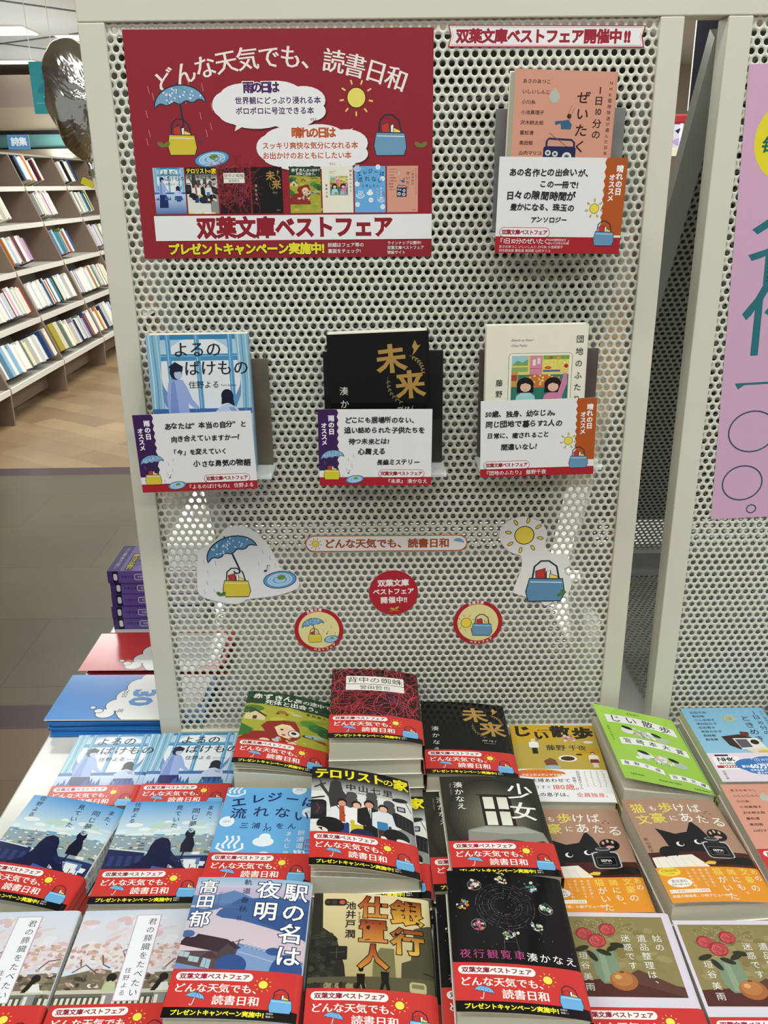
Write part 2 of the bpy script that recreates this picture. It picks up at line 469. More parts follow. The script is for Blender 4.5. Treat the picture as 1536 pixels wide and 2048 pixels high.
for (x, y, sx, sy), lb in zip(((-3.04, 7.98, 0.40, 0.42), (-3.76, 10.08, 0.44, 0.22), (-2.56, 8.41, 0.30, 0.26), (-2.88, 9.18, 0.28, 0.24)), lamp_lab):
    t = thing('ceiling_lamp', (x, y, CEIL_Z), lb, 'lamp', group='square lamps in the ceiling')
    MB().box(-sx / 2 - .02, sx / 2 + .02, -sy / 2 - .02, sy / 2 + .02, -0.012, 0.0).obj('lamp_housing', M['shelflip'], t)
    MB().box(-sx / 2, sx / 2, -sy / 2, sy / 2, -0.02, -0.012).obj('diffuser', M['lamp'], t)

# ------------------------------------------------------------------ slanted bookcases along the left wall
SH_Z = (-0.51, -0.198, 0.118, 0.42, 0.688)
SH_NAME = ('lowest', 'second lowest', 'middle', 'second highest', 'highest')
def xf(z): return -2.058 if z <= -0.51 else -2.058 - (z + 0.51) * 0.402
UPR = (2.49, 3.50, 4.51, 5.52, 6.53, 7.54, 8.55)
case_lab = ['brown slanted bookcase nearest the camera, mostly outside the photo', 'brown slanted bookcase at the left edge of the photo, second from the camera',
            'brown slanted bookcase third from the camera, its foot standing on wood planks', 'brown slanted bookcase fourth from the camera, with a wide yellow-green book low down',
            'brown slanted bookcase fifth from the camera, beside the white post', 'farthest brown slanted bookcase behind the silver balloon']
for b in range(1, 6):
    y0, y1 = UPR[b], UPR[b + 1]
    t = thing('bookcase', (-2.3, (y0 + y1) / 2, FLOOR_Z), case_lab[b], 'bookcase', group='slanted bookcases along the wall')
    ox, oy, oz = 2.3, -(y0 + y1) / 2, -FLOOR_Z
    L = (y1 - y0) / 2
    prof = [(xf(-0.74) + ox, 0.0), (xf(-0.51) + ox, -0.51 + oz), (xf(0.93) + ox, 0.93 + oz), (xf(0.93) - 0.30 + ox, 0.93 + oz), (xf(-0.51) - 0.30 + ox, -0.51 + oz), (xf(-0.74) - 0.30 + ox, 0.0)]
    MB().prism(prof, 'y', L - 0.022, L).obj('upright', M['shelfwood'], t)
    if b == 1: MB().prism(prof, 'y', -L, -L + 0.022).obj('upright', M['shelfwood'], t)
    e = 0.285
    bp = [(xf(-0.51) - e + ox, -0.51 + oz), (xf(0.93) - e + ox, 0.93 + oz), (xf(0.93) - e - 0.012 + ox, 0.93 + oz), (xf(-0.51) - e - 0.012 + ox, -0.51 + oz)]
    MB().prism(bp, 'y', -L, L - 0.022).obj('back_panel', M['shelfback'], t)
    MB().box(xf(-0.74) - 0.16 + ox, xf(-0.74) - 0.14 + ox, -L, L - 0.022, 0.03, -0.535 + oz).obj('kick_board', M['shelfwood'], t)
    for z in SH_Z:
        f = xf(z)
        s_ = MB().box(f - 0.28 + ox, f - 0.006 + ox, -L, L - 0.023, z - 0.022 + oz, z + oz).obj('shelf', M['shelfback'], t)
        MB().box(f - 0.006 + ox, f + 0.006 + ox, -L, L - 0.023, z - 0.03 + oz, z + 0.006 + oz).obj('shelf_lip', M['shelflip'], s_)
    MB().box(xf(0.93) - 0.30 + ox, xf(0.93) + ox, -L, L, 0.93 + oz, 0.945 + oz).obj('top_board', M['shelfback'], t)

# books on them, one object each
def solid_book():
    a = MB().box(-0.5, 0.5, -0.5, -0.44, 0, 1); a.box(-0.5, 0.5, 0.44, 0.5, 0, 1); a.box(0.42, 0.5, -0.44, 0.44, 0, 1)
    return a.mesh('bookcase_book_cover', M['spine']), MB().box(-0.48, 0.42, -0.44, 0.44, 0.012, 0.985).mesh('bookcase_book_pages', M['pagewhite'])
bc_me, bp_me = solid_book()
_Rt = np.array(_R.transposed()); _C = np.array(CAM_AT)
def to_px(p):
    q = _Rt @ (np.array(p) - _C)
    return 768 + FPX * q[0] / -q[2], 1024 - FPX * q[1] / -q[2]
SPINES = [('white', '#f2f0ea')] * 17 + [('pale grey', '#c9ccd0')] * 5 + [('cream', '#e9e0c4')] * 4 + [('navy', '#27375f'), ('dark blue', '#2c5288'), ('sky blue', '#8db9d8'), ('maroon', '#6c2b38'),
         ('black', '#24242a'), ('pink', '#dfa9b6'), ('red', '#b83236'), ('green', '#6f8b53'), ('teal', '#2d7c93'), ('orange', '#cf7d3c'), ('lilac', '#a79bc6'), ('slate', '#56636a')]
ORD = ['first', 'second', 'third', 'fourth', 'fifth', 'sixth', 'seventh', 'eighth', 'ninth', 'tenth', 'eleventh', 'twelfth', 'thirteenth', 'fourteenth', 'fifteenth', 'sixteenth', 'seventeenth',
       'eighteenth', 'nineteenth', 'twentieth', 'twenty-first', 'twenty-second', 'twenty-third', 'twenty-fourth', 'twenty-fifth', 'twenty-sixth']
BAY = [None, 'second bookcase', 'third bookcase', 'fourth bookcase', 'fifth bookcase', 'farthest bookcase']
br_ = random.Random(21)
LEAN = math.atan(0.402)
for b in range(1, 6):
    for si, z in enumerate(SH_Z):
        y = UPR[b] + 0.03 + (0 if si < 2 else br_.uniform(0.0, 0.06)); k = 0; last = None
        end = UPR[b + 1] - 0.03 - (0 if si < 1 else 0.06 if si < 2 else br_.uniform(0.42, 0.58))
        while y < end:
            th = br_.choice((0.016, 0.02, 0.026, 0.034, 0.045)); h = br_.uniform(0.165, 0.205)
            if br_.random() < 0.06: y += br_.uniform(0.03, 0.09)
            nm, cl = br_.choice(SPINES)
            if b == 3 and si == 0 and k in (0, 1): nm, cl, th, h = (('yellow-green', '#a79a3c', 0.10, 0.21), ('cream', '#d8d2b4', 0.075, 0.21))[k]
            if b == 3 and si == 0 and k == 2: nm, cl, th, h = 'slate', '#5c6a6c', 0.06, 0.21
            d = br_.uniform(0.115, 0.15)
            yc = y + th / 2; y += th + 0.0012
            if y > end + 0.004: break
            fx = xf(z) - 0.02
            px, py = to_px((fx, yc, z + 0.1))
            k += 1
            if px < -25 or px > 160 + 0.109 * (py - 46) + 25 or py < 300: continue
            lab = '%s book, %s along the %s shelf of the %s' % (nm, ORD[min(k - 1, 25)], SH_NAME[si], BAY[b])
            t = thing('book', (fx - d * 0.5 * math.cos(LEAN) , yc, z + 0.004 + math.sin(LEAN) * d * 0.5), lab, 'book', (0, -LEAN, 0), group='books in the slanted bookcases')
            c = link('cover', bc_me, t); c.scale = (d, th, h); c.color = lin(cl)
            c = link('pages', bp_me, t); c.scale = (d, th, h)

# ------------------------------------------------------------------ the white table
T0, T1, TF, TB = -0.182, 1.75, -0.60, 1.02
t = thing('display_table', ((T0 + T1) / 2, 0.2, FLOOR_Z), 'long white glossy display table under the book piles and the perforated stand', 'table')
ox, oy, oz = -(T0 + T1) / 2, -0.2, -FLOOR_Z
MB().box(T0 + ox, T1 + ox, TF + oy, TB + oy, -0.032 + oz, 0.0 + oz).obj('table_top', M['table'], t, bevel=0.003)
MB().box(T0 + 0.05 + ox, T1 - 0.05 + ox, TF + 0.06 + oy, TB - 0.06 + oy, 0.08, -0.032 + oz).obj('table_body', M['table'], t)
MB().box(T0 + 0.09 + ox, T1 - 0.09 + ox, TF + 0.1 + oy, TB - 0.1 + oy, 0.0, 0.08).obj('plinth', M['shelfback'], t)

# ------------------------------------------------------------------ the perforated A-shaped stand
LEANP = 0.00357          # the front leans a hair towards the viewer
PITCH_U, PITCH_V, HOLE = 0.0092, 0.00803, 0.0031
def perforated(name, w, h, u0, v0, material, th=0.0012):
    """sheet in the local x-z plane with real round holes, front face at y = 0"""
    cu_, cv_ = PITCH_U, PITCH_V
    outer = []
    cor = [(0.5, 1 / 3), (0, 2 / 3), (-0.5, 1 / 3), (-0.5, -1 / 3), (0, -2 / 3), (0.5, -1 / 3)]
    for i in range(6):
        a, b = cor[i], cor[(i + 1) % 6]
        outer += [a, ((a[0] + b[0]) / 2, (a[1] + b[1]) / 2)]
    outer = np.array(outer) * (cu_, cv_)
    ang = np.arctan2(outer[:, 1], outer[:, 0]); inner = np.stack([np.cos(ang), np.sin(ang)], 1) * HOLE
    cen = []
    j0 = int(-v0 / cv_) - 1
    for j in range(j0, int((h - v0) / cv_) + 2):
        v = v0 + j * cv_
        if v < 0 or v > h: continue
        off = 0.5 if j % 2 else 0.0
        for i in range(int(-u0 / cu_) - 2, int((w - u0) / cu_) + 2):
            u = u0 + (i + off) * cu_
            if -0.006 < u < w + 0.006: cen.append((u, v))
    cen = np.array(cen); n = len(cen)
    unit = np.zeros((48, 3))
    unit[0:12, [0, 2]] = outer; unit[12:24, [0, 2]] = inner
    unit[24:36, [0, 2]] = inner; unit[24:36, 1] = th; unit[36:48, [0, 2]] = outer; unit[36:48, 1] = th
    c3 = np.stack([cen[:, 0], np.zeros(n), cen[:, 1]], 1)
    V = (unit[None] + c3[:, None]).reshape(-1, 3)
    F = []
    for r in range(3):
        for i in range(12):
            F.append((r * 12 + i, r * 12 + (i + 1) % 12, (r + 1) * 12 + (i + 1) % 12, (r + 1) * 12 + i))
    F = np.array(F); Fa = (F[None] + (np.arange(n) * 48)[:, None, None]).reshape(-1)
    me = bpy.data.meshes.new(name)
    me.vertices.add(len(V)); me.vertices.foreach_set('co', V.reshape(-1).astype(np.float32))
    me.loops.add(len(Fa)); me.loops.foreach_set('vertex_index', Fa.astype(np.int32))
    me.polygons.add(len(Fa) // 4)
    me.polygons.foreach_set('loop_start', np.arange(0, len(Fa), 4, dtype=np.int32))
    me.update(calc_edges=True)
    me.materials.append(material)
    return me
PW, PV0, PV1 = 0.5419, 0.0163, 0.8295
BAY2 = 0.6330
front_me = perforated('perforated_panel', PW, 0.832, 0.0125, 0.574, M['perf'])
rear_me = perforated('rear_perforated_panel', PW, 0.90, 0.0125, 0.3, M['rear'])
tray_me = perforated('base_tray', PW, 0.450, 0.005, 0.1, M['rear'])
stand = thing('perforated_display_stand', (0, 0, 0), 'beige steel display stand with two perforated panels standing on the white table', 'display stand', (LEANP, 0, 0))
FO, FD = -0.004, 0.025
for x0, x1 in ((-0.0264, 0.0), (PW, 0.5657), (0.6084, BAY2), (BAY2 + PW, BAY2 + PW + 0.0245)):
    MB().box(x0, x1, FO, FD, 0.001, PV1).obj('post', M['frame'], stand, bevel=0.0012)
MB().box(-0.0264, BAY2 + PW + 0.0245, FO, FD, PV1 + 0.0002, PV1 + 0.05).obj('top_rail', M['frame'], stand, bevel=0.0012)
for x0 in (0.0, BAY2):
    MB().box(x0, x0 + PW, FO, FD - 0.004, 0.001, PV0).obj('bottom_rail', M['frame'], stand)
    link('perforated_panel', front_me, stand, (x0, 0.0, 0.0))
# sloping back half
SL = 0.58; ca = 1 / math.hypot(1, SL); sa = SL * ca
RA = math.atan(SL)
def rear(x, s, d):      # s metres down the slope from the top, d metres outward
    return (x, 0.030 + s * sa + d * ca, 0.815 - s * ca + d * sa)
S1 = 0.806 / ca
def rbar(name, x0, x1, s0, s1, d0, d1, m):
    a = MB(); a.add([rear(x, s, d) for x in (x0, x1) for s in (s0, s1) for d in (d0, d1)], [(0, 1, 3, 2), (4, 6, 7, 5), (0, 4, 5, 1), (2, 3, 7, 6), (0, 2, 6, 4), (1, 5, 7, 3)])
    return a.obj(name, m, stand)
for x0 in (0.0, BAY2):
    rbar('rear_post', x0 - 0.0246, x0, 0.0, S1, 0.0, 0.02, M['frame_gloss'])
    rbar('rear_post', x0 + PW, x0 + PW + 0.0238, 0.0, S1, 0.0, 0.02, M['frame_gloss'])
    rbar('rear_rail', x0, x0 + PW, S1 - 0.05, S1, 0.0, 0.02, M['frame_gloss'])
    MB().box(x0, x0 + PW, 0.486, 0.520, 0.0015, 0.0105).obj('rear_foot_rail', M['frame_gloss'], stand)
    rbar('added_backing', x0, x0 + PW, 0.0, S1 - 0.13, 0.0125, 0.0145, M['backing'])  # added dark sheet, keeps the holes dark against the bright store behind
    o = link('rear_perforated_panel', rear_me, stand)
    o.matrix_local = Matrix.Translation(rear(x0, S1 - 0.01, 0.008)) @ Matrix.Rotation(RA, 4, 'X')
    o = link('base_tray', tray_me, stand)
    o.matrix_local = Matrix.Translation((x0, 0.03, 0.006)) @ Matrix.Rotation(-math.pi / 2, 4, 'X')

def panel_matrix(u, v, off=0.0, theta=0.0, back=0.0):
    """u, v in millimetres on the front sheet, off metres in front of it; theta turns counter-clockwise; back leans the top away"""
    p = Matrix.Rotation(LEANP, 4, 'X') @ Vector((u / 1000, -off, v / 1000))
    return Matrix.Translation(p) @ Matrix.Rotation(math.pi / 2 + LEANP - back, 4, 'X') @ Matrix.Rotation(theta, 4, 'Z')
def on_panel(o, *a, **k):
    m = panel_matrix(*a, **k); o.location = m.to_translation(); o.rotation_euler = m.to_euler()
    return o
# ------------------------------------------------------------------ printed artwork
def umbrella(a, x, y, k, c='#7db8e6', dots=False, dark='#4a86bd', oc='#20303f', rot=0):
    """a plain open umbrella, centre of its rim at x, y, half-width k"""
    r = math.radians(rot)
    def R(u, v): return (x + k * (u * math.cos(r) - v * math.sin(r)), y + k * (u * math.sin(r) + v * math.cos(r)))
    top = [R(math.cos(math.radians(t)), -0.72 * math.sin(math.radians(t))) for t in range(0, 181, 12)]
    low = []
    for i in range(4):
        for t in (0.15, 0.35, 0.5, 0.65, 0.85):
            low.append(R(-1 + (i + t) * 0.5, -0.14 * math.sin(math.pi * t)))
    a.line([R(0, -0.1), R(0.0, 0.62), R(-0.06, 0.78), R(-0.2, 0.76), R(-0.24, 0.64)], 0.07 * k, '#e9eef2' if not dots else '#20303f')
    if dots:
        under = [R(-1, 0), R(-0.7, -0.2), R(0, -0.3), R(0.7, -0.2), R(1, 0)]
    a.shape(top + low, c, max(0.25, 0.045 * k), oc)
    for u in (-0.5, 0, 0.5):
        a.line([R(u, -0.06), R(u * 0.75, -0.4), R(u * 0.1, -0.7)], max(0.15, 0.03 * k), oc if not dots else dark)
    if dots:
        for i in range(26):
            t = a.rnd.uniform(0.12, 0.88) * math.pi; q = a.rnd.uniform(0.35, 0.92)
            p = R(math.cos(t) * q, -0.72 * math.sin(t) * q - 0.02); a.ell(p[0], p[1], 0.035 * k, 0.035 * k, '#dcebf5', n=8)
    a.line([R(0, -0.72), R(0, -0.8)], 0.05 * k, oc)

def sun(a, x, y, r, c='#f1d94e', oc='#2a2418', rayc=None, n=9, loops=False):
    a.shape([(x + r * math.cos(t * math.pi / 12), y + r * math.sin(t * math.pi / 12)) for t in range(24)], c, r * 0.09, oc)
    for i in range(n):
        t = 2 * math.pi * i / n + 0.2
        if loops:
            cx, cy = x + 1.7 * r * math.cos(t), y + 1.7 * r * math.sin(t)
            pts = [(cx + 0.34 * r * math.cos(q) * math.cos(t) - 0.15 * r * math.sin(q) * math.sin(t), cy + 0.34 * r * math.cos(q) * math.sin(t) + 0.15 * r * math.sin(q) * math.cos(t)) for q in [math.pi * 2 * k / 10 for k in range(10)]]
            a.shape(pts, rayc or c, r * 0.07, oc)
        else:
            a.line([(x + 1.35 * r * math.cos(t), y + 1.35 * r * math.sin(t)), (x + 1.8 * r * math.cos(t), y + 1.8 * r * math.sin(t))], r * 0.16, rayc or c)

def bag(a, x, y, k, c='#6fb0df', oc='#20303f'):
    """a plain tote bag holding a few books, standing centre at x, y"""
    def P(*q): return [(x + u * k, y + v * k) for u, v in q]
    a.shape(P((-0.55, -0.75), (-0.08, -0.9), (0.0, -0.2), (-0.5, -0.1)), '#c0392f', 0.05 * k, oc)
    a.shape(P((0.0, -0.72), (0.2, -0.78), (0.24, -0.1), (0.02, -0.1)), '#f4f2ea', 0.05 * k, oc)
    a.shape(P((0.18, -0.6), (0.62, -0.42), (0.5, 0.0), (0.16, -0.1)), '#f0db5a', 0.05 * k, oc)
    a.line(P((-0.7, -0.3), (-0.62, -1.0), (-0.3, -1.3), (0.1, -1.3), (0.5, -1.0), (0.66, -0.3)), 0.09 * k, oc)
    a.shape(P((-0.85, -0.35), (0.85, -0.3), (0.98, 0.5), (0.8, 0.95), (-0.85, 0.95), (-1.0, 0.4)), c, 0.06 * k, oc)
    a.line(P((-0.8, -0.15), (0.82, -0.1)), 0.045 * k, '#e8f2f8')

def puddle(a, x, y, rx, ry, oc='#27496b', rot=-8):
    p = a.ell(x, y, rx, ry, '#5f9fce', rot); a.line(p, 0.05 * rx, oc, True)
    for q in (0.75, 0.5, 0.28):
        p = a.ell(x, y, rx * q, ry * q, '#9cc8e6' if q != 0.5 else '#74aed8', rot); a.line(p, 0.03 * rx, '#e6f2f8', True)
    a.ell(x + rx * 0.1, y - ry * 0.3, rx * 0.26, ry * 0.3, '#6d9a45', rot); a.line([(x - rx * .1, y - ry * .2), (x + rx * .3, y - ry * .4)], 0.03 * rx, '#3e5f28')

def rain(a, pts, l, w, c):
    for x, y in pts: a.line([(x, y), (x + l * 0.15, y + l)], w, c)

def note(a, x, y, k, c='#34466a'):
    a.ell(x, y, 0.32 * k, 0.24 * k, c, -20, 10); a.line([(x + 0.28 * k, y), (x + 0.45 * k, y - 1.2 * k), (x + 1.0 * k, y - 1.0 * k)], 0.12 * k, c)

def cloud(a, pts, c, oc=None, ow=0.5, n=9):
    """bumpy outline through a list of (x, y, r) lobes"""
    if oc:
        for x, y, rx, ry in pts: a.ell(x, y, rx + ow, ry + ow, oc, n=20)
    for x, y, rx, ry in pts: a.ell(x, y, rx, ry, c, n=20)

FAIR, DONNA = '双葉文庫ベストフェア', 'どんな天気でも、'
def band_art():
    a = Art(105, 45.5, '#cd3a36')
    a.rect(0, 36, 105, 45.5, '#12100f')
    a.rrect(4, 3.2, 66.5, 11.2, 4, '#f6f3ee')
    a.T(FAIR, 35.2, 7.2, 5.7, '#8f1f3c', 'c', bold=0.035)
    a.T(DONNA, 4.5, 18.4, 9.0, '#fbf6f0', bold=0.004, min_=0.022)
    a.T('読書日和', 37, 29.2, 9.4, '#fbf6f0', bold=0.004, min_=0.022)
    umbrella(a, 23, 28.2, 8, '#79b6e6', rot=12)
    a.T('プレゼントキャンペーン実施中', 6.5, 40.9, 5.1, '#f3ea37', bold=0.04); a.T('!', 78.3, 40.9, 5.4, '#f3ea37', bold=0.05)
    a.T('詳細は', 81, 39.2, 1.9, '#e9e4dc'); a.T('裏面へ!', 81, 41.8, 1.9, '#e9e4dc')
    sun(a, 75.5, 13.2, 3.9, '#f4e55a', '#7a2a20', '#f0c85c')
    bag(a, 91.5, 29, 9.5)
    return a
def plain_band(c='#c8322f'):
    a = Art(105, 45.5, c); a.rect(0, 36, 105, 45.5, '#12100f'); return a

def marks(a, x, y, k, n, c, v=True):
    """print too small to read: a row or column of broken strokes, n mm long"""
    q = 0
    while q < n:
        p = (x, y + q) if v else (x + q, y)
        for i in range(3):
            u, w = a.rnd.uniform(-.4, .4) * k, a.rnd.uniform(-.4, .4) * k
            if a.rnd.random() < .5: a.line([(p[0] - .35 * k, p[1] + w), (p[0] + .35 * k, p[1] + w)], k * .12, c, up=(i == 0))
            else: a.line([(p[0] + u, p[1] - .35 * k), (p[0] + u, p[1] + .35 * k)], k * .12, c, up=(i == 0))
        q += k * 1.25

def person(a, x, y, h, top, legs, hair='#1f1b1d', skin='#e5b79c', arm=True, skirt=False):
    """a small generic standing figure, feet at x, y"""
    a.rect(x - 0.11 * h, y - 0.5 * h, x + 0.11 * h, y, legs)
    a.poly([(x - 0.19 * h, y - 0.76 * h), (x - 0.06 * h, y - 0.83 * h), (x + 0.06 * h, y - 0.83 * h), (x + 0.19 * h, y - 0.76 * h), (x + 0.2 * h, y - 0.45 * h), (x + 0.13 * h, y - 0.4 * h), (x - 0.13 * h, y - 0.4 * h), (x - 0.2 * h, y - 0.45 * h)], top)
    a.ell(x, y - 0.91 * h, 0.085 * h, 0.1 * h, hair, n=12); a.ell(x, y - 0.885 * h, 0.065 * h, 0.07 * h, skin, n=12)

def A_yoru():
    a = Art(105, 148, '#c9dcea'); r = a.rnd
    a.rect(0, 0, 105, 60, '#a9cde4', '#dfeaf2')
    a.ell(52, 52, 44, 44, '#7391c4'); a.ell(54, 42, 42, 40, '#e9eff4')
    a.rect(0, 0, 105, 5, '#3f86b4'); a.rect(0, 20, 105, 27, '#4a93c0'); a.rect(0, 21.5, 105, 22.6, '#7fb8d8')
    for x in (20, 50, 84): a.rect(x, 0, x + 5, 100, '#5a9dca'); a.rect(x + 1.4, 0, x + 2.3, 100, '#a5cfe6')
    for x0, x1 in ((0, 15), (92, 105)):
        a.poly([(x0, 0), (x1, 0), (x1 - 3 if x0 == 0 else x1, 60), (x1, 100), (x0, 100), (x0 + (0 if x0 == 0 else 4), 60)], '#8cbcd6')
        for k in range(3): a.line([(x0 + 3 + 4 * k, 0), (x0 + 4 + 4 * k, 50), (x0 + 2 + 4 * k, 100)], 1.1, ('#d3e6ee', '#5d9cc0', '#b9d8e6')[k])
    a.rect(0, 78, 105, 84, '#3f6fae'); a.rect(0, 84, 105, 148, '#c6d9f0', '#4b74b2')
    a.poly([(17, 84), (39, 84), (44, 104), (44, 128), (14, 128)], '#1c2c66')
    a.poly([(19, 50), (26, 46), (34, 47), (38, 54), (43, 68), (50, 77), (46, 79), (38, 72), (39, 86), (17, 86), (16, 66)], '#9db3e4')
    a.poly([(22, 50), (26, 47), (28, 86), (18, 86)], '#7f97d2')
    a.ell(28, 39, 6.5, 8, '#1d2238'); a.ell(30, 41.5, 4, 5, '#b8c6e6'); a.poly([(21, 33), (28, 28), (36, 33), (35, 38), (24, 39)], '#1d2238')
    a.poly([(66, 82), (72, 76), (82, 72), (90, 78), (94, 88), (70, 88)], '#c3cfee'); a.ell(80, 65, 6.5, 7.5, '#1c2034'); a.poly([(74, 66), (86, 66), (87, 76), (80, 72), (73, 74)], '#1c2034')
    for k in range(3): a.line([(81 + 2 * k, 77), (85 + 2 * k, 82)], 0.6, '#2b3f7c')
    a.poly([(68, 90), (92, 90), (88, 108), (74, 108)], '#2b3f7c')
    for i in range(26):
        x = r.uniform(0, 105); a.poly([(x - 2.5, 103), (x, r.uniform(88, 97)), (x + 2.5, 103)], '#3d5fa6')
    a.T('よるの', 27, 15.5, 17, '#20222c', shear=0.06, bold=0.0, min_=0.01); a.T('ばけもの', 37, 35, 17, '#20222c', shear=0.06, bold=0.0, min_=0.01)
    a.T('住野よる', 40, 52.5, 8.2, '#23252e', shear=0.08); a.T('Yoru Sumino', 74, 53, 3, '#45485a')
    return a

def sprig(a, x0, y0, x1, y1, bow, c, n=7, k=2.6):
    P = []
    dx, dy = x1 - x0, y1 - y0; L = math.hypot(dx, dy); nx, ny = -dy / L, dx / L
    for i in range(n + 1):
        t = i / n; b = bow * 4 * t * (1 - t); P.append((x0 + dx * t + nx * b, y0 + dy * t + ny * b))
    a.line(P, 0.4, c)
    for i, p in enumerate(P[1:]):
        for sgn in (-1, 1):
            ang = math.degrees(math.atan2(dy, dx)) + sgn * 42
            a.ell(p[0] + k * 0.6 * math.cos(math.radians(ang)), p[1] + k * 0.6 * math.sin(math.radians(ang)), k * 0.62, k * 0.24, c, ang, 10)

def A_mirai():
    a = Art(105, 148, '#131110'); g = '#b08a48'
    a.T('未', 66, 28, 31, g, 'c', bold=0.03, rot=-4, min_=0.012); a.T('来', 85, 56, 31, g, 'c', bold=0.025, rot=-3, min_=0.012)
    sprig(a, 85, 25, 98, 43, -4, '#9a7f4e'); sprig(a, 62, 46, 74, 73, 5, '#7d7052')
    a.poly([(88, 16), (91, 9), (94, 15), (97, 14), (92, 21), (88, 25), (90, 19)], g)
    a.T('湊かなえ', 15, 55, 9.6, '#e9e5da', v=True, step=14)
    a.T('mi ra i', 79, 80, 6, '#d9d4c6', 'c', shear=0.3); a.T('Kanae Minato', 79, 85.5, 2.2, '#bdb8aa', 'c')
    a.T('双葉文庫', 88, 138, 3.4, '#c9c3b4', 'c')
    return a

def A_danchi():
    a = Art(105, 148, '#ece8d6'); r = a.rnd
    a.rrect(24, 38, 90, 118, 4, '#f3efdc', '#5a6a5a', 0.5)
    a.rect(27, 41, 87, 115, '#3f7d70')
    a.rect(27, 41, 87, 66, '#e3d46a'); a.rect(27, 41, 44, 54, '#9fcbd0'); a.poly([(27, 54), (33, 47), (38, 50), (44, 46), (44, 54)], '#7ba36a')
    for i in range(34): a.ell(r.uniform(60, 86), r.uniform(46, 65), .7, .7, '#f5ecaa', n=6)
    a.rect(46, 41, 59, 66, '#d78aa0'); a.rect(49, 46, 52, 54, '#efe6da'); a.rect(53.5, 44, 57, 52, '#e3d6cf'); a.line([(46, 58), (59, 58)], .5, '#8a4a5e')
    a.rect(60, 41, 87, 46, '#76a84c'); a.ell(68, 44, 2, 1.8, '#c8402f'); a.ell(76, 44, 2.4, 1.6, '#e5a13a'); a.rect(60, 60, 78, 62.5, '#5b5f9a'); a.ell(65, 57, 3.6, 2, '#c4622f')
    a.ell(84, 55, 2.2, 2.6, '#b6302c'); a.rect(27, 56, 44, 62, '#8fae6c'); a.rect(27, 62, 34, 82, '#c99852'); a.rect(27, 66, 33, 74, '#a64a37')
    a.ell(58, 78, 23, 12, '#cf7434')
    for i in range(30): a.ell(58 + r.uniform(-19, 19), 76 + r.uniform(-9, 6), r.uniform(.8, 1.6), r.uniform(.8, 1.6), '#ecd58a', n=8)
    a.rect(27, 83, 87, 115, '#39786b')
    for k in range(8): a.line([(29 + 8 * k, 84), (28 + 8 * k, 115)], .3, '#2c5f56')
    for x, c, q in ((42, '#a9d4d6', 1), (71, '#cf83a8', -1)):
        a.poly([(x - 12, 113), (x - 9, 94), (x - 3, 89), (x + 4, 89), (x + 10, 94), (x + 13, 113)], c)
        a.ell(x, 79, 9, 9.5, '#201a1c'); a.poly([(x - 8.5, 78), (x + 8.5, 78), (x + 9, 90), (x + 5, 90), (x - 5, 90), (x - 9, 90)], '#201a1c'); a.ell(x + .4, 82.5, 5.6, 6.2, '#e9bfa6'); a.poly([(x - 7, 80), (x - 3, 73), (x + 4, 73), (x + 7, 80), (x, 77)], '#201a1c')
        a.line([(x - 1.6, 85.6), (x, 86.2), (x + 1.8, 85.5)], .4, '#a04a44')
    a.poly([(80, 99), (86, 78), (85, 64), (82, 63), (80, 76), (76, 92)], '#cf83a8'); a.ell(83.6, 62, 2, 2.6, '#e9bfa6')
    a.poly([(62, 101), (74, 101), (75, 113), (61, 113)], '#93c3cb'); a.ell(46, 108, 6, 3, '#58903f')
    a.V = [(p[0], p[1] if p[1] < 37 or p[1] > 140 else 29 + (p[1] - 38) * .80, p[2]) for p in a.V]
    a.T('団地のふたり', 97, 11, 8.2, '#2a2a28', v=True, step=12.6, bold=.006); a.T('藤野千夜', 14.5, 56, 7.6, '#2a2a28', v=True, step=11.8, bold=.006)
    a.T('Danchi no Futari', 26, 15, 3.2, '#56564e', shear=.2); a.T('Chiya Fujino', 26, 20.5, 3.2, '#56564e', shear=.2)
    return a

